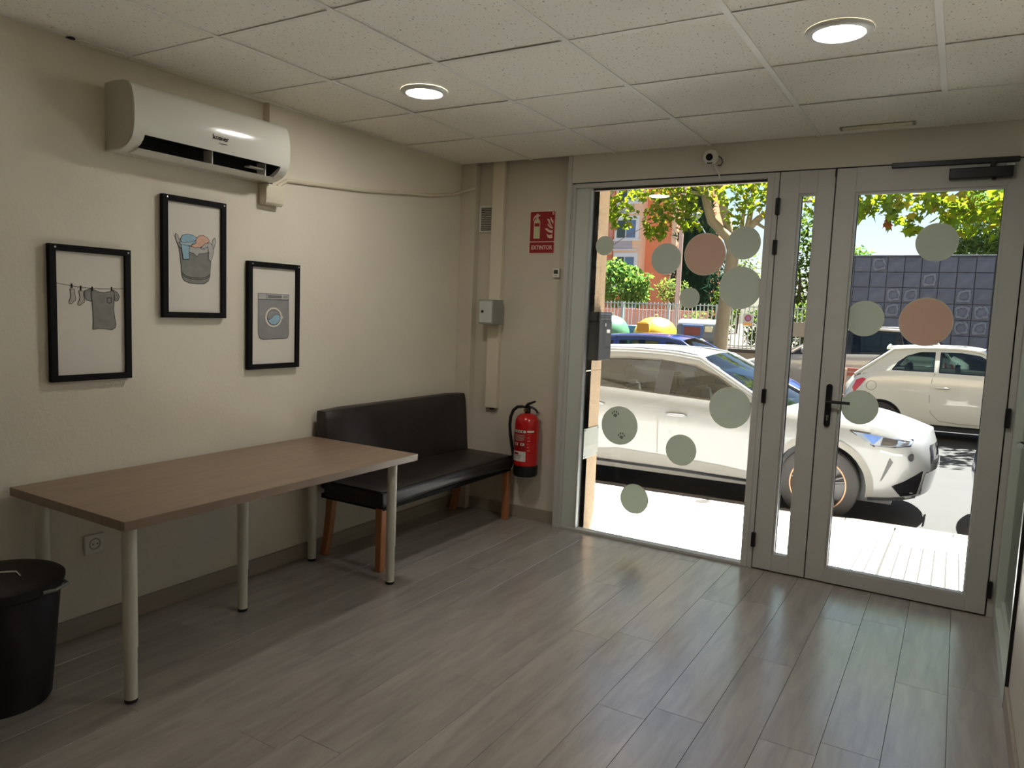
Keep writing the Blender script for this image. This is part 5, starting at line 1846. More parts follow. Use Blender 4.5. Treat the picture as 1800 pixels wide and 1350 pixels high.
# ---- dark blue saloon and grey estate beyond, from one common shape
def family(paint, pillar=None, tall=0.0, rails=False):
    return Car(dict(
        paint=paint, pillar=pillar or paint, axles=(-1.32, 1.32), wr=0.32, arch=0.365, rim=0.215, clear=0.17, sillz=0.25,
        belt=[(-2.15, 0.88), (-2.05, 0.98), (-1.8, 1.02 + tall * 0.4), (-0.8, 1.02 + tall * 0.5), (0.2, 0.985 + tall * 0.5), (0.9, 0.96 + tall * 0.4), (1.3, 0.91 + tall * 0.2), (1.75, 0.83), (2.0, 0.74), (2.08, 0.66)],
        sill=[(-2.15, 0.32), (-1.7, 0.25), (0, 0.24), (1.75, 0.23), (2.08, 0.26)],
        plan=[(-2.15, 0.60), (-2.05, 0.74), (-1.8, 0.85), (-1.2, 0.90), (0, 0.905), (1.3, 0.89), (1.75, 0.80), (1.98, 0.64), (2.08, 0.48)],
        bulge=[(0, 0.93), (0.12, 0.97), (0.35, 0.99), (0.65, 1.0), (0.85, 0.98), (1.0, 0.92)],
        nosex=[(0.2, 0.02), (0.45, 0.07), (0.8, -0.02)], tailx=[(0.2, -0.04), (0.5, 0.05), (1.0, -0.08)],
        crown=0.05, rcrown=0.05, endbulge=0.09, cabin=(-1.85, 1.02), roofz=1.44 + tall, roofw=0.58, scrbulge=0.16,
        seats=(0.0, -0.85), seatz=0.52 + tall * 0.5,
        screen=((0.98, 0.955 + tall * 0.4), (0.22, 1.37 + tall)), rear=((-1.88, 1.01 + tall * 0.4), (-1.40 - tall, 1.38 + tall)),
        roof=[(-1.40 - tall, 1.38 + tall), (-1.0, 1.425 + tall), (-0.5, 1.44 + tall), (-0.1, 1.425 + tall), (0.22, 1.37 + tall)],
        green=[(0.98, 0.958 + tall * 0.4), (0.6, 1.17 + tall * 0.7), (0.22, 1.37 + tall), (-0.1, 1.425 + tall), (-0.5, 1.44 + tall), (-1.0, 1.425 + tall), (-1.40 - tall, 1.38 + tall), (-1.66 - tall * 0.5, 1.18 + tall * 0.7), (-1.88, 1.01 + tall * 0.4), (-0.8, 1.018 + tall * 0.5), (0.2, 0.983 + tall * 0.5)],
        windows=[[(-0.05, 1.005 + tall * 0.5), (0.35, 0.992 + tall * 0.5), (0.74, 0.99 + tall * 0.45), (0.50, 1.14 + tall * 0.7), (0.18, 1.315 + tall), (-0.05, 1.355 + tall)],
                 [(-0.95, 1.03 + tall * 0.5), (-0.2, 1.012 + tall * 0.5), (-0.2, 1.36 + tall), (-0.55, 1.365 + tall), (-0.95, 1.345 + tall)],
                 [(-1.55, 1.045 + tall * 0.45), (-1.08, 1.035 + tall * 0.5), (-1.08, 1.335 + tall), (-1.32, 1.315 + tall)]],
        gaps=[[(-0.12, 1.0), (-0.12, 0.6), (-0.10, 0.3)], [(-1.02, 1.02), (-1.0, 0.85), (-0.9, 0.65)], [(0.86, 0.96), (0.90, 0.7), (0.84, 0.35)]],
        handles=[(0.06, 0.86 + tall * 0.4), (-0.82, 0.88 + tall * 0.4)], mirror=(0.66, 1.02 + tall * 0.5), spokes=6, rimmat='rim_silver', spokemat='rim_dark'))
BC = family('car_blue', tall=0.05)
bc = BC.build('blue_car', (-1.32, 9.1, zroad(-1.32)), 0.0, 'dark blue car beyond the white crossover, only its roof showing')
bc2 = BC.build('parked_car', (5.60, 3.56, zroad(5.60)), 0.0, 'dark blue car parked ahead of the white crossover, barely showing')
GC = family('car_grey', 'car_black', tall=0.12)
gc = GC.build('grey_car', (1.12, 12.35, -0.22), PI, 'silver-grey estate car parked behind the small white hatchback')
for side in (1, -1):
    obj('roof_rail', tube(nb(), [(0.1, side * 0.56, 1.52), (-0.1, side * 0.55, 1.59), (-0.9, side * 0.55, 1.60), (-1.25, side * 0.56, 1.57), (-1.4, side * 0.57, 1.52)], 0.016, 8), 'roof_rail', gc, 40, local=True)
    for car, t_ in ((BC, bc), (BC, bc2), (GC, gc)):
        obj('headlamp', car.side_patch([(1.62, 0.80), (1.98, 0.70), (1.96, 0.62), (1.72, 0.68)], 0.005, side, cuts=1), 'lamp_clear', t_, local=True)
        obj('tail_lamp', car.side_patch([(-2.10, 0.92), (-1.80, 0.98), (-1.82, 0.86), (-2.08, 0.80)], 0.005, side, cuts=1), 'lamp_red', t_, local=True)
for car, t_ in ((BC, bc), (BC, bc2), (GC, gc)):
    bm = nb()
    grid(bm, lambda u, v: (car.nose(2.08, 0.48) + 0.10, 0.26 * (1 - 2 * u), 0.44 + 0.11 * v), 2, 1)
    obj('number_plate', bm, 'plate_white', t_, local=True)

# ================================================================== ACROSS THE STREET
# recycling containers
def igloo(name, label, x, y, m, deep, r=0.62):
    t = thing(name, (x, y, -0.25), label, 'container')
    prof_ = [(0.0, 0.0), (r * 0.88, 0.0), (r, 0.10), (r * 1.02, 1.05), (r * 1.02, 1.18), (r * 0.99, 1.27), (r * 0.90, 1.40), (r * 0.74, 1.52), (r * 0.50, 1.61), (r * 0.2, 1.655), (0.0, 1.66)]
    obj('shell', lathe(nb(), prof_, (x, y, -0.25), 40), m, t, 40)
    bm = nb()
    # hooded square mouth facing the street
    prism(bm, [(x - 0.17 - 0.14, 1.02), (x + 0.18 - 0.14, 1.02), (x + 0.16 - 0.14, 1.24), (x + 0.12 - 0.14, 1.28), (x - 0.11 - 0.14, 1.28), (x - 0.15 - 0.14, 1.24)], 'y', y - r * 1.02, y - r * 0.4)
    bmesh.ops.bevel(bm, geom=bm.edges[:], offset=0.02, segments=2, affect='EDGES')
    h = obj('mouth_hood', bm, m, t, 40)
    bxo('mouth_flap', deep, h, x - 0.29, x + 0.02, y - r * 1.02 - 0.012, y - r * 1.02 + 0.01, 1.04, 1.25, 0.01)
    obj('lifting_ring', tube(nb(), [(x - 0.05, y, 1.40), (x - 0.04, y, 1.47), (x + 0.04, y, 1.47), (x + 0.05, y, 1.40)], 0.012, 8), 'steel_grey', t, 40)
    return t
igloo('recycling_container', 'yellow dome-topped recycling container across the street', -3.60, 13.9, 'bin_yellow', 'bin_yellow_deep', 0.56)
igloo('recycling_container', 'green dome-topped recycling container half hidden by the mailbox', -4.85, 13.9, 'bin_green', 'bin_green', 0.50)
gt = thing('waste_container', (-2.36, 13.9, -0.25), 'grey waste container with a blue-framed opening beside the tree trunk', 'container')
bm = nb()
prism(bm, [(-2.82, -0.20), (-1.92, -0.20), (-1.90, 0.86), (-2.84, 0.86)], 'y', 13.45, 14.35)
bmesh.ops.bevel(bm, geom=bm.edges[:], offset=0.04, segments=2, affect='EDGES')
obj('tub', bm, 'bin_grey', gt, 40)
bm = nb()
prism(bm, [(13.40, 0.86), (13.34, 0.92), (13.36, 1.22), (13.44, 1.36), (13.54, 1.40), (14.3, 1.40), (14.42, 1.28), (14.42, 0.86)], 'x', -2.87, -1.865)
bmesh.ops.bevel(bm, geom=bm.edges[:], offset=0.035, segments=3, affect='EDGES')
obj('hood', bm, 'bin_grey', gt, 40)
bm = nb()
box(bm, -2.72, -2.20, 13.325, 13.36, 0.96, 1.26, 0.015)
fr_ = obj('opening_frame', bm, 'bin_blue', gt)
bxo('opening', 'bench_wood', fr_, -2.67, -2.26, 13.318, 13.33, 1.01, 1.21)
bxo('sticker', 'sign_cream', gt, -2.16, -1.98, 13.33, 13.352, 1.10, 1.24, 0.02)
for sx_ in (-2.78, -1.98):
    for yy in (13.55, 14.25):
        obj('wheel', lathe(nb(), [(0.0, -0.02), (0.08, -0.02), (0.08, 0.02), (0.0, 0.02)], (sx_, yy, -0.17), 16, 'y'), 'rubber', gt, 40)
bt = thing('paper_container', (-4.30, 15.2, -0.24), 'blue container glimpsed between the green and the yellow domes', 'container')
obj('tub', box(nb(), -4.75, -3.9, 14.85, 15.6, -0.22, 0.95, 0.04), 'bin_blue', bt, 40)
obj('lid', box(nb(), -4.80, -3.85, 14.80, 15.65, 0.95, 1.16, 0.05), 'bin_blue', bt, 40)

# low wall with railing: every bar a part
lw = thing('low_wall', (-8, 17.1, -0.22), 'low cream retaining wall under the grey railing', 'wall')
x_ = -14.0
while x_ < 0.0:
    bxo('wall_block', 'cream_wall', lw, x_, min(x_ + 1.39, 0.02), 17.0, 17.3, -0.24, 0.50, 0.006)
    x_ += 1.4
bxo('coping', 'kerb_stone', lw, -14.0, 0.05, 16.96, 17.34, 0.50, 0.60, 0.01)
fn = thing('railing', (-6, 17.15, 0.60), 'grey metal bar railing on the low wall across the street', 'railing')
bxo('top_rail', 'fence_metal', fn, -13.0, 0.0, 17.13, 17.17, 1.78, 1.81)
bxo('bottom_rail', 'fence_metal', fn, -13.0, 0.0, 17.13, 17.17, 0.66, 0.69)
barm = box(nb(), -0.013, 0.013, -0.013, 0.013, 0.0, 1.25)
me = bpy.data.meshes.new('bar')
barm.to_mesh(me)
barm.free()
me.materials.append(MATS['fence_metal'])
i = 0
xb_ = -7.6
while xb_ < -0.02:
    o = bpy.data.objects.new('bar', me)
    C.objects.link(o)
    o.parent = fn
    o.location = (xb_ + 6, 0.0, 0.0)
    xb_ += 0.118
for xp in (-7.4, -5.9, -4.42, -2.94, -1.46, -0.03):
    bxo('post', 'fence_metal', fn, xp - 0.035, xp + 0.035, 17.10, 17.20, 0.60, 1.83)
ns = thing('parking_sign', (-2.06, 17.10, 1.28), 'small white no-parking notice with a purple ring on the railing', 'sign')
bxo('plate', 'plate_white', ns, -2.20, -1.93, 17.098, 17.108, 1.26, 1.60)
m4 = plane_mw((-2.065, 17.097, 1.475), (1, 0, 0), (0, 0, 1))
bm = nb()
flat(bm, arc(0, 0, 0.095, 0.095, 0, 2 * PI, 20)[:-1], m4)
obj('ring', bm, 'sign_red', ns)
bm = nb()
flat(bm, arc(0, 0, 0.070, 0.070, 0, 2 * PI, 20)[:-1], m4 @ Matrix.Translation((0, 0, 0.001)))
obj('ring_centre', bm, 'sign_purple', ns)
bm = nb()
flat(bm, [(-0.115, -0.20), (0.115, -0.20), (0.115, -0.13), (-0.115, -0.13)], m4)
obj('print', bm, 'sign_orange', ns)
bp_ = thing('railing_board', (-0.75, 17.06, 1.0), 'cream board hung on the railing, seen through the narrow door pane', 'board')
bxo('board', 'post_cream', bp_, -1.05, -0.45, 17.075, 17.095, 1.02, 1.42, 0.004)
for xx in (-0.95, -0.55):
    bxo('hook', 'steel_grey', bp_, xx - 0.01, xx + 0.01, 17.09, 17.13, 1.38, 1.46)

gw = thing('garden_wall', (-8.5, 24, 0.6), 'pink rendered garden wall behind the railing', 'wall')
for k in range(7):
    x0 = -13.2 + k * 1.18
    bxo('wall_panel', 'pink_wall', gw, x0, x0 + 1.165, 23.9, 24.1, 0.55, 1.60, 0.006)
bxo('coping', 'pink_wall', gw, -13.25, -4.9, 23.86, 24.14, 1.60, 1.68, 0.01)

# dark wall of square blocks
bw = thing('block_wall', (3.0, 18.2, -0.2), 'dark grey wall of square rough blocks behind the parked cars', 'wall')
bxo('core', 'slate_joint', bw, -0.35, 7.3, 18.06, 18.5, -0.24, 3.262)
bs = 0.405
bmeshes = []
for q in range(5):
    bm = nb()
    random.seed(40 + q)
    r_ = 0.016
    a = bs / 2 - 0.008
    box(bm, -a, a, -0.075, 0.0, -a, a)
    bmesh.ops.subdivide_edges(bm, edges=bm.edges[:], cuts=2, use_grid_fill=True)
    for v in bm.verts:
        if v.co.y < -0.05:
            v.co.y += random.uniform(-0.008, 0.012)
            if abs(v.co.x) > a * 0.9 or abs(v.co.z) > a * 0.9:
                v.co.y += 0.02
    me = bpy.data.meshes.new('block')
    bm.to_mesh(me)
    bm.free()
    me.materials.append(MATS['slate'])
    bmeshes.append(me)
scarm = []
for q in range(3):
    random.seed(70 + q)
    bm = nb()
    N = 22
    ro = [0.155 + random.uniform(-0.02, 0.02) for _ in range(N)]
    ri = [r * random.uniform(0.66, 0.86) for r in ro]
    def sq(a_):
        c_, s_ = math.cos(a_), math.sin(a_)
        return 1.0 / (abs(c_) ** 5 + abs(s_) ** 5) ** 0.2
    o1 = [bm.verts.new((ro[k] * sq(2 * PI * k / N) * math.cos(2 * PI * k / N), -0.094, ro[k] * sq(2 * PI * k / N) * math.sin(2 * PI * k / N))) for k in range(N)]
    o0 = [bm.verts.new((v.co.x * 1.06, -0.064, v.co.z * 1.06)) for v in o1]
    i1 = [bm.verts.new((ri[k] * math.cos(2 * PI * k / N), -0.094, ri[k] * math.sin(2 * PI * k / N))) for k in range(N)]
    i0 = [bm.verts.new((v.co.x * 0.95, -0.064, v.co.z * 0.95)) for v in i1]
    for k in range(N):
        j = (k + 1) % N
        bm.faces.new((o1[k], o1[j], i1[j], i1[k]))
        bm.faces.new((o0[k], o0[j], o1[j], o1[k]))
        bm.faces.new((i1[k], i1[j], i0[j], i0[k]))
    bmesh.ops.recalc_face_normals(bm, faces=bm.faces[:])
    me = bpy.data.meshes.new('render_scar')
    bm.to_mesh(me)
    bm.free()
    me.materials.append(MATS['slate_scar'])
    scarm.append(me)
random.seed(5)
for r in range(8):
    for c in range(19):
        x = -0.15 + bs * (c + 0.0) + 0.02
        z = 3.255 - bs * (r + 0.5)
        if x > 7.2:
            continue
        o = bpy.data.objects.new('block', bmeshes[(r * 7 + c * 3) % 5])
        C.objects.link(o)
        o.parent = bw
        o.location = (x - 3.0, 18.06 + random.uniform(-0.012, 0.012) - 18.2, z + 0.2)
        if (r, c) in ((2, 4), (2, 5), (2, 8), (3, 3), (3, 4), (3, 8), (3, 9), (4, 8), (4, 9), (4, 2), (0, 3), (1, 6), (3, 2), (4, 5), (2, 11), (3, 12)):
            s_ = bpy.data.objects.new('render_scar', scarm[(r + c) % 3])
            C.objects.link(s_)
            s_.parent = o
bxo('coping', 'slate', bw, -0.38, 7.33, 17.96, 18.52, 3.262, 3.30, 0.008)

# bench across the street
wb_ = thing('street_bench', (1.45, 10.9, -0.3), 'reddish-brown wooden street bench behind the small hatchback', 'bench')
for z in (0.50, 0.585):
    bxo('slat', 'bench_wood', wb_, 1.10, 2.55, 10.80, 10.84, z - 0.032, z + 0.032, 0.004)
for y in (10.48, 10.58, 10.68):
    bxo('slat', 'bench_wood', wb_, 1.10, 2.55, y, y + 0.085, 0.10, 0.135, 0.004)
for x in (1.27, 2.38):
    bxo('post', 'post_cream', wb_, x, x + 0.08, 10.76, 10.80, -0.345, 0.60, 0.004)
    bxo('leg', 'post_cream', wb_, x, x + 0.08, 10.48, 10.76, -0.345, 0.10, 0.004)

# apartment building
ab = thing('apartment_building', (-16, 50, 0.7), 'orange and beige apartment building behind the railing', 'building')
bm = nb()
box(bm, -30, -15.6, 50.0, 62.0, 0.5, 22)
obj('wall', bm, 'render_orange', ab)
o = obj('bay', box(nb(), -20.25, -18.05, 49.0, 50.0, 3.4, 22), 'render_beige', ab)
o['label'] = 'projecting beige bay'
bxo('bay_base', 'window_white', ab, -20.3, -18.0, 48.95, 50.0, 3.15, 3.40)
bxo('corner_strip', 'render_beige', ab, -16.0, -15.6, 49.9, 50.02, 0.5, 22)
for k in range(5):
    z0 = 4.35 + 2.75 * k
    w_ = bxo('window', 'window_white', ab, -20.15, -18.25, 48.93, 49.02, z0, z0 + 1.75, 0.01)
    for a, b, m_ in ((-20.0, -19.32, 'pane_dark'), (-19.22, -18.5, 'pane_far')):
        bxo('pane', m_, w_, a, b, 48.91, 48.94, z0 + 0.12, z0 + 1.42)
    bxo('blind_box', 'window_white', w_, -20.0, -18.4, 48.88, 48.95, z0 + 1.45, z0 + 1.72)
    p_ = bxo('balcony_panel', 'balcony_grey', ab, -20.2, -18.75, 48.90, 48.99, z0 - 0.75, z0 - 0.12)
    bxo('sill', 'window_white', ab, -20.25, -18.05, 48.84, 49.0, z0 - 0.12, z0)
    bxo('ledge', 'window_white', ab, -20.25, -18.4, 48.86, 49.0, z0 - 0.84, z0 - 0.75)
    # loggia on the orange side
    zl = 6.35 + 2.75 * (k - 1)
    lo_ = bxo('loggia', 'render_beige', ab, -22.4, -20.55, 49.4, 50.0, zl - 0.35, zl + 0.45, 0.01)
    bxo('loggia_railing', 'pole_pink', lo_, -21.2, -20.65, 49.36, 49.42, zl + 0.3, zl + 0.95)
    bxo('doorway', 'pink_wall', ab, -21.6, -20.75, 49.9, 50.02, zl + 0.45, zl + 2.4)
w_ = bxo('window', 'window_white', ab, -19.9, -18.5, 49.9, 50.05, 1.9, 3.0, 0.01)
bxo('pane', 'pane_dark', w_, -19.75, -19.25, 49.88, 49.92, 2.0, 2.85)
bxo('pane', 'pane_far', w_, -19.15, -18.62, 49.88, 49.92, 2.0, 2.85)

# poles, cable, street lamp
pp_ = obj('utility_pole', lathe(nb(), [(0.0, 0.55), (0.085, 0.55), (0.075, 3.0), (0.06, 6.6), (0.0, 6.62)], (-4.80, 19.0, 0), 16), 'pole_pink', None, 40)
tag(pp_, 'slim pinkish utility pole in front of the cypress', 'pole')
oc = obj('overhead_cable', tube(nb(), [(-13.4, 33.0, 5.05), (-10.6, 28.5, 5.12), (-7.6, 23.6, 5.0), (-4.87, 19.08, 5.35)], 0.016, 6), 'lens_black')
tag(oc, 'thin dark overhead cable running up to the utility pole', 'cable')
sl = thing('street_lamp', (-1.82, 13.6, -0.24), 'white street lamp head on a thin slanting arm beside the tree', 'street lamp')
obj('pole', lathe(nb(), [(0.0, -0.24), (0.06, -0.24), (0.045, 1.5), (0.035, 3.25), (0.0, 3.26)], (-1.80, 13.6, 0), 14), 'lamp_grey', sl, 40)
obj('arm', tube(nb(), [(-1.80, 13.6, 2.6), (-2.3, 13.55, 3.38), (-2.62, 13.5, 3.86)], 0.014, 8), 'lamp_grey', sl, 40)
bm = nb()
bmesh.ops.create_uvsphere(bm, u_segments=18, v_segments=12, radius=1.0, matrix=Matrix.Translation((-2.62, 13.5, 3.88)) @ Matrix.Rotation(-0.25, 4, 'Y') @ Matrix.Diagonal((0.15, 0.12, 0.09, 1)))
obj('lamp_head', bm, 'lamp_grey', sl, 60)
obj('head_bracket', tube(nb(), [(-2.70, 13.5, 3.93), (-2.80, 13.5, 3.95), (-2.88, 13.5, 3.90)], 0.016, 8), 'lamp_grey', sl, 60)

# ================================================================== PLANTS
PLANE_LEAF = [(0, 0), (0.16, 0.10), (0.42, 0.06), (0.34, 0.26), (0.50, 0.48), (0.24, 0.50), (0.16, 0.62), (0.0, 1.0), (-0.16, 0.62), (-0.24, 0.50), (-0.50, 0.48), (-0.34, 0.26), (-0.42, 0.06), (-0.16, 0.10)]
OVAL_LEAF = [(0, 0), (0.24, 0.3), (0.2, 0.7), (0, 1.0), (-0.2, 0.7), (-0.24, 0.3)]
NEEDLE = [(0, 0), (0.07, 0.3), (0.0, 1.0), (-0.07, 0.3)]
def leaf_mesh(name, spots, shape, size, m, droop=0.5, var=0.35, seed=1, up=0.0):
    """spots: list of points; one flat leaf at each, randomly turned"""
    rnd = random.Random(seed)
    V, F = [], []
    for p in spots:
        s_ = size * (1 + rnd.uniform(-var, var))
        az = rnd.uniform(0, 2 * PI)
        tilt = rnd.gauss(-droop, 0.55) + up
        roll = rnd.uniform(-0.9, 0.9)
        d = Vector((math.cos(az) * math.cos(tilt), math.sin(az) * math.cos(tilt), math.sin(tilt)))
        sd = Vector((-math.sin(az), math.cos(az), 0))
        nrm = d.cross(sd)
        sd = sd * math.cos(roll) + nrm * math.sin(roll)
        base = len(V)
        for u, v in shape:
            q_ = Vector(p) + sd * (u * s_) + d * (v * s_)
            V.append(q_[:])
        F.append(tuple(range(base, base + len(shape))))
    me = bpy.data.meshes.new(name)
    me.from_pydata(V, [], F)
    me.materials.append(MATS[m])
    return me
def leaves(name, spots, shape, size, m, parent, seed=1, droop=0.5, kind='stuff', label=None, var=0.35, up=0.0):
    me = leaf_mesh(name, spots, shape, size, m, droop, var, seed, up)
    me.transform(Matrix.Translation(-wloc(parent)))
    o = bpy.data.objects.new(name, me)
    C.objects.link(o)
    o.parent = parent
    o['kind'] = kind
    if label:
        o['label'] = label
    return o
def blob(rnd, c, r, n, shell=0.55):
    out = []
    while len(out) < n:
        v = Vector((rnd.uniform(-1, 1), rnd.uniform(-1, 1), rnd.uniform(-1, 1)))
        l = v.length
        if l > 1 or l < shell * rnd.random():
            continue
        out.append((c[0] + v.x * r[0], c[1] + v.y * r[1], c[2] + v.z * r[2]))
    return out

# --- plane tree with the forked trunk
pt = thing('plane_tree', (-1.50, 12.5, -0.25), 'tall plane tree with a forked pale trunk and lobed leaves', 'tree')
trunk = obj('trunk', tube(nb(), [(-1.56, 12.5, -0.28), (-1.54, 12.5, 0.3), (-1.52, 12.5, 1.2), (-1.47, 12.5, 2.0), (-1.41, 12.5, 2.6), (-1.37, 12.5, 3.05)], [0.20, 0.17, 0.155, 0.145, 0.14, 0.15], 16), 'bark', pt, 60)
limbs = [([(-1.37, 12.5, 2.9), (-1.52, 12.48, 3.25), (-1.90, 12.45, 3.62), (-2.03, 12.45, 4.0), (-2.12, 12.4, 4.45), (-2.3, 12.2, 5.6)], [0.13, 0.11, 0.105, 0.10, 0.095, 0.05]),
         ([(-1.37, 12.5, 2.95), (-1.50, 12.6, 3.35), (-1.66, 12.6, 3.8), (-1.80, 12.55, 4.42), (-1.9, 12.5, 5.8)], [0.12, 0.10, 0.10, 0.09, 0.05]),
         ([(-1.37, 12.5, 2.95), (-1.22, 12.5, 3.15), (-1.05, 12.5, 3.48), (-0.80, 12.45, 3.70), (-0.35, 12.4, 4.0), (0.4, 12.2, 4.4)], [0.12, 0.09, 0.085, 0.075, 0.06, 0.03]),
         ([(-1.12, 12.5, 3.35), (-1.06, 12.45, 3.7), (-1.0, 12.4, 4.13), (-0.9, 12.3, 5.0)], [0.07, 0.06, 0.055, 0.03]),
         ([(-1.2, 12.5, 3.2), (-1.24, 12.55, 3.6), (-1.2, 12.6, 4.3)], [0.06, 0.05, 0.03]),
         ([(-0.95, 12.45, 3.58), (-0.75, 12.4, 3.45), (-0.5, 12.3, 3.3)], [0.04, 0.03, 0.015]),
         ([(-2.05, 12.4, 4.2), (-2.5, 12.1, 4.25), (-3.0, 11.9, 4.0), (-3.3, 11.8, 3.6)], [0.05, 0.04, 0.03, 0.012]),
         ([(-2.1, 12.4, 4.3), (-2.9, 11.9, 4.6), (-3.8, 11.6, 4.4), (-4.2, 11.5, 3.9)], [0.05, 0.04, 0.03, 0.012]),
         ([(-0.35, 12.4, 4.0), (0.3, 12.0, 3.9), (0.9, 11.6, 3.3)], [0.04, 0.03, 0.012])]
for pts, rs in limbs:
    obj('branch', tube(nb(), pts, rs, 12), 'bark', pt, 60)
rnd = random.Random(3)
sp = []
for c, r, n in (((-4.15, 11.7, 4.15), (0.35, 0.5, 0.55), 260), ((-3.75, 11.7, 3.75), (0.35, 0.4, 0.35), 150), ((-3.3, 11.8, 4.35), (0.6, 0.5, 0.3), 220), ((-2.95, 11.8, 3.55), (0.35, 0.4, 0.42), 260), ((-2.6, 11.9, 4.05), (0.5, 0.5, 0.45), 340),
                ((-2.3, 12.0, 3.7), (0.35, 0.4, 0.4), 180), ((-2.2, 12.0, 4.4), (0.6, 0.6, 0.4), 240), ((-1.1, 11.9, 4.1), (0.5, 0.5, 0.40), 260), ((-0.75, 11.9, 4.3), (0.5, 0.5, 0.45), 200), ((-1.25, 11.9, 3.65), (0.25, 0.3, 0.25), 60),
                ((-0.45, 11.9, 3.9), (0.45, 0.4, 0.5), 110), ((0.3, 11.8, 4.2), (0.5, 0.5, 0.6), 200), ((0.6, 11.8, 3.9), (0.3, 0.4, 0.3), 60),
                ((-2, 12.2, 5.6), (2.6, 1.8, 1.1), 420)):
    sp += blob(rnd, c, r, int(n * 0.68))
rnd.shuffle(sp)
n1 = int(len(sp) * 0.80)
leaves('foliage', sp[:n1], PLANE_LEAF, 0.135, 'leaf_plane', pt, 11, label='mass of lobed green leaves')
leaves('foliage', sp[n1:], PLANE_LEAF, 0.13, 'leaf_yellow', pt, 12, label='yellowing lobed leaves')

# --- second plane tree whose branches hang in front of the dark wall
pt2 = thing('overhanging_tree', (5.0, 9.4, -0.33), 'plane tree branches hanging into view above the dark block wall', 'tree')
obj('trunk', tube(nb(), [(5.2, 11.2, -0.30), (5.18, 11.2, 1.2), (5.1, 11.1, 2.6), (5.0, 11.0, 3.6), (4.9, 10.9, 6.0)], [0.20, 0.16, 0.15, 0.14, 0.06], 14), 'bark', pt2, 60)
for pts, rs in (([(5.05, 11.05, 3.2), (4.4, 10.0, 3.75), (3.6, 9.0, 3.62), (2.9, 8.3, 3.45), (2.3, 8.0, 3.32), (1.75, 7.9, 3.25)], [0.10, 0.07, 0.05, 0.03, 0.018, 0.008]),
                ([(3.0, 8.4, 3.46), (2.7, 8.1, 3.2), (2.45, 8.0, 2.95)], [0.016, 0.011, 0.005]),
                ([(3.6, 9.0, 3.6), (3.3, 8.6, 3.3), (3.05, 8.3, 3.0)], [0.016, 0.011, 0.005]),
                ([(2.2, 8.0, 3.32), (2.1, 7.95, 3.15), (2.02, 7.95, 3.0)], [0.010, 0.008, 0.004]),
                ([(4.9, 11.0, 3.5), (4.3, 10.6, 4.4), (3.4, 10.2, 4.9)], [0.09, 0.06, 0.03])):
    obj('branch', tube(nb(), pts, rs, 8), 'bark_dark', pt2, 60)
rnd = random.Random(9)
sp = []
for c, r, n in (((1.85, 7.95, 3.30), (0.40, 0.25, 0.16), 70), ((2.4, 8.0, 3.30), (0.45, 0.3, 0.18), 80), ((1.7, 7.95, 3.15), (0.18, 0.2, 0.14), 26), ((2.08, 7.95, 3.05), (0.12, 0.15, 0.14), 16), ((2.4, 8.0, 2.95), (0.11, 0.15, 0.22), 24),
                ((2.95, 8.2, 3.20), (0.35, 0.3, 0.22), 70), ((3.3, 8.4, 3.30), (0.5, 0.4, 0.24), 90), ((3.2, 8.4, 3.0), (0.35, 0.3, 0.22), 50), ((3.55, 8.4, 2.95), (0.2, 0.3, 0.30), 40), ((2.8, 8.2, 3.05), (0.12, 0.12, 0.1), 12)):
    sp += blob(rnd, c, r, n, 0.3)
top_ = []
for c, r, n in (((3.8, 9.7, 4.7), (1.4, 1.2, 0.7), 200), ((4.8, 10.5, 5.4), (1.5, 1.4, 1.0), 240), ((2.3, 8.4, 3.95), (1.0, 0.7, 0.35), 180)):
    top_ += blob(rnd, c, r, n)
# the hanging leaves are large enough to tell apart: one object each
lv = []
for q in range(6):
    m_ = 'leaf_plane' if q < 4 else 'leaf_yellow'
    lv.append(leaf_mesh('leaf', [(0, 0, 0)], PLANE_LEAF, 0.14, m_, 0.9 - 0.15 * q, 0.2, 50 + q))
random.shuffle(sp)
for k, p in enumerate(sp[:290]):
    o = bpy.data.objects.new('leaf', lv[k % 6])
    C.objects.link(o)
    o.parent = pt2
    o.location = Vector(p) - Vector((5.0, 9.4, -0.33))
    o.rotation_euler = (rnd.uniform(-0.7, 0.7), rnd.uniform(-0.7, 0.7), rnd.uniform(0, 2 * PI))
leaves('foliage', sp[290:], PLANE_LEAF, 0.16, 'leaf_plane', pt2, 21)
leaves('foliage', top_, PLANE_LEAF, 0.17, 'leaf_plane', pt2, 22, label='mass of lobed green leaves overhead')
o = leaves('dry_leaf', [(2.05, 7.93, 2.98), (2.06, 7.95, 2.95), (2.03, 7.94, 2.96), (2.07, 7.92, 2.99)], PLANE_LEAF, 0.15, 'leaf_rust', pt2, 23, droop=1.3, label='clump of rust-brown dry leaves')

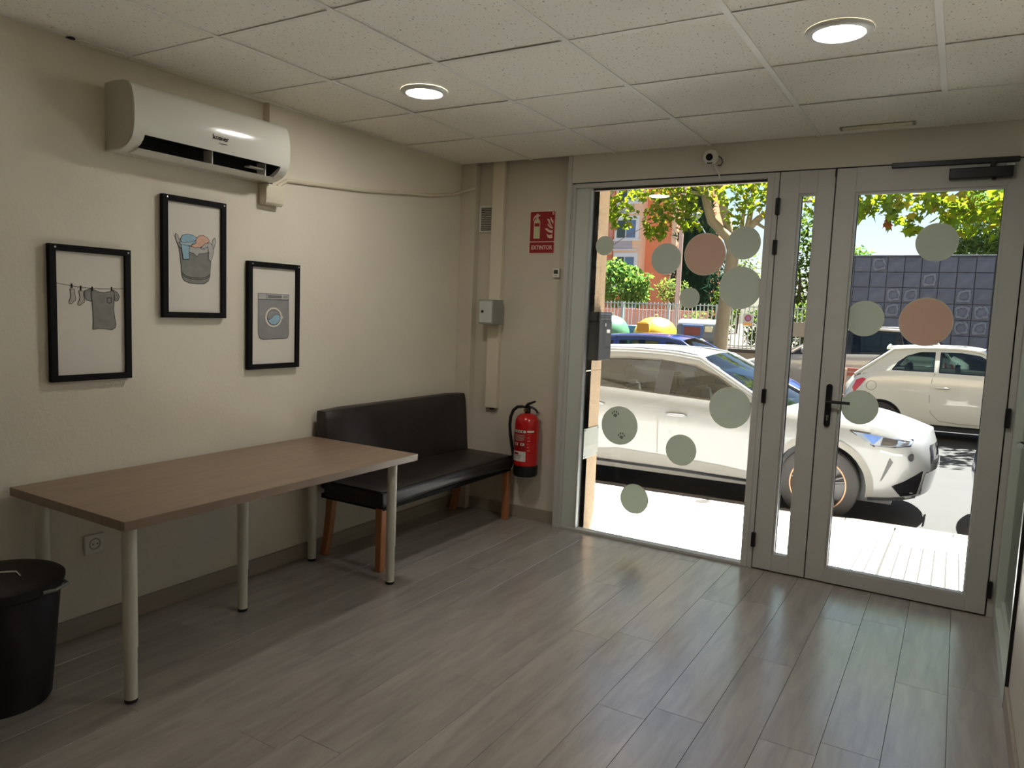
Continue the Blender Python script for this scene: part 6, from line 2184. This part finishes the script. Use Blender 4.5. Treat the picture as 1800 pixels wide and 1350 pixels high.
def plant(name, label, cat, base, blobs, shape, size, m, seed, trunk_r=0.06, bark_='bark_dark', group=None, up=0.0, droop=0.4):
    t = thing(name, base, label, cat, group)
    rnd = random.Random(seed)
    sp = []
    for c, r, n in blobs:
        sp += blob(rnd, c, r, n)
    leaves('foliage', sp, shape, size, m, t, seed, droop=droop, up=up)
    top = blobs[0][0]
    obj('stem', tube(nb(), [base, ((base[0] + top[0]) / 2 + 0.05, (base[1] + top[1]) / 2, (base[2] + top[2]) / 2), top], [trunk_r, trunk_r * 0.8, trunk_r * 0.4], 8), bark_, t, 60)
    return t
plant('garden_tree', 'bright green leafy tree behind the railing, next to the stone pier', 'tree', (-9.3, 25.0, 0.7),
      [((-9.3, 25.0, 2.7), (1.15, 0.9, 0.95), 900), ((-8.6, 24.9, 2.4), (0.6, 0.6, 0.5), 260), ((-8.3, 24.9, 3.0), (0.35, 0.3, 0.3), 60), ((-9.7, 25.0, 3.3), (0.7, 0.6, 0.5), 300)], OVAL_LEAF, 0.22, 'leaf_bright', 31, droop=0.9)
plant('garden_shrub', 'loose yellow-green shrub in front of the orange building', 'shrub', (-7.2, 25.2, 0.7),
      [((-7.1, 25.2, 2.55), (0.75, 0.6, 0.5), 420), ((-6.8, 25.2, 2.1), (0.5, 0.5, 0.5), 200)], OVAL_LEAF, 0.15, 'leaf_pale', 32)
# cypress: dense dark spindle
cy = thing('cypress', (-7.75, 30.0, 0.7), 'dense dark green cypress behind the pole', 'tree')
rnd = random.Random(33)
sp = []
for k in range(6500):
    h = rnd.random() ** 0.9
    z = 0.9 + 9.5 * h
    r = 1.12 * (1 - h) ** 0.45 * (0.75 + 0.25 * math.sin(min(h * 9, PI / 2))) * (0.9 + 0.18 * math.sin(h * 41 + 3 * math.sin(h * 17)))
    a = rnd.uniform(0, 2 * PI)
    rr = r * (0.78 + 0.26 * rnd.random())
    sp.append((-7.75 + rr * math.cos(a), 30.0 + rr * math.sin(a), z))
leaves('foliage', sp, NEEDLE, 0.42, 'leaf_cypress', cy, 33, droop=-0.2, up=0.9)
obj('core', lathe(nb(), [(0.0, 0.7), (0.6, 1.0), (0.74, 3.0), (0.66, 6.0), (0.4, 8.6), (0.0, 9.8)], (-7.75, 30.0, 0), 14), 'leaf_cypress', cy, 60)
obj('trunk', tube(nb(), [(-7.75, 30, 0.6), (-7.75, 30, 2.0)], 0.14, 8), 'bark_dark', cy, 60)
plant('dark_conifer', 'smaller dark conifer beside the cypress', 'tree', (-5.46, 26.5, 0.7), [((-5.46, 26.5, 2.5), (0.55, 0.5, 1.45), 800)], NEEDLE, 0.38, 'leaf_cypress', 34, 0.12, up=0.7)
plant('garden_tree', 'airy pale green tree behind the plane trunk', 'tree', (-6.7, 34.0, 0.7), [((-6.6, 34, 3.8), (0.95, 0.8, 1.5), 640), ((-6.9, 34, 2.4), (0.7, 0.7, 0.8), 320)], OVAL_LEAF, 0.17, 'leaf_pale', 35, 0.08)
plant('hedge_shrub', 'green shrub behind the railing, left of the plane trunk', 'shrub', (-3.35, 19.2, 0.6), [((-3.35, 19.2, 1.6), (0.45, 0.5, 0.85), 480), ((-3.25, 19.1, 2.2), (0.35, 0.35, 0.35), 140)], OVAL_LEAF, 0.15, 'leaf_hedge', 36)
plant('hedge_shrub', 'green shrub behind the railing, right of the plane trunk', 'shrub', (-2.2, 19.2, 0.6), [((-2.2, 19.2, 1.25), (0.45, 0.5, 0.62), 460), ((-2.25, 19.1, 0.9), (0.4, 0.4, 0.3), 160)], OVAL_LEAF, 0.13, 'leaf_hedge', 37)
plant('hedge_shrub', 'green shrub behind the railing next to the dark wall', 'shrub', (-1.0, 19.4, 0.6), [((-1.0, 19.4, 1.3), (0.5, 0.5, 0.75), 480)], OVAL_LEAF, 0.14, 'leaf_hedge', 38)
plant('hedge_shrub', 'grey-green shrub behind the railing near the utility pole', 'shrub', (-4.3, 19.6, 0.6), [((-4.3, 19.6, 1.2), (0.45, 0.4, 0.55), 300)], OVAL_LEAF, 0.14, 'leaf_pale', 39)
plant('background_tree', 'leafy tree seen through the narrow door pane', 'tree', (-2.9, 29, 0.7), [((-2.9, 29, 3.4), (1.3, 1.0, 1.6), 1100), ((-2.6, 29, 5.2), (1.1, 1.0, 0.9), 500)], OVAL_LEAF, 0.22, 'leaf_hedge', 40, 0.12)
plant('background_tree', 'small tree top peeping over the left end of the dark wall', 'tree', (-1.1, 31, 0.7), [((-1.1, 31, 4.1), (0.8, 0.7, 0.7), 520), ((-1.1, 31, 2.5), (0.8, 0.7, 1.2), 400)], OVAL_LEAF, 0.2, 'leaf_bright', 41, 0.1)
plant('pine_tree', 'feathery green pine rising over the right part of the dark wall', 'tree', (3.9, 30, 0.7), [((3.7, 30, 5.3), (1.5, 1.2, 1.35), 2600), ((3.3, 30, 4.2), (1.3, 1.0, 0.8), 1200), ((4.6, 30, 6.2), (1.3, 1.0, 1.0), 900)], NEEDLE, 0.45, 'leaf_pine', 42, 0.16, up=0.6)
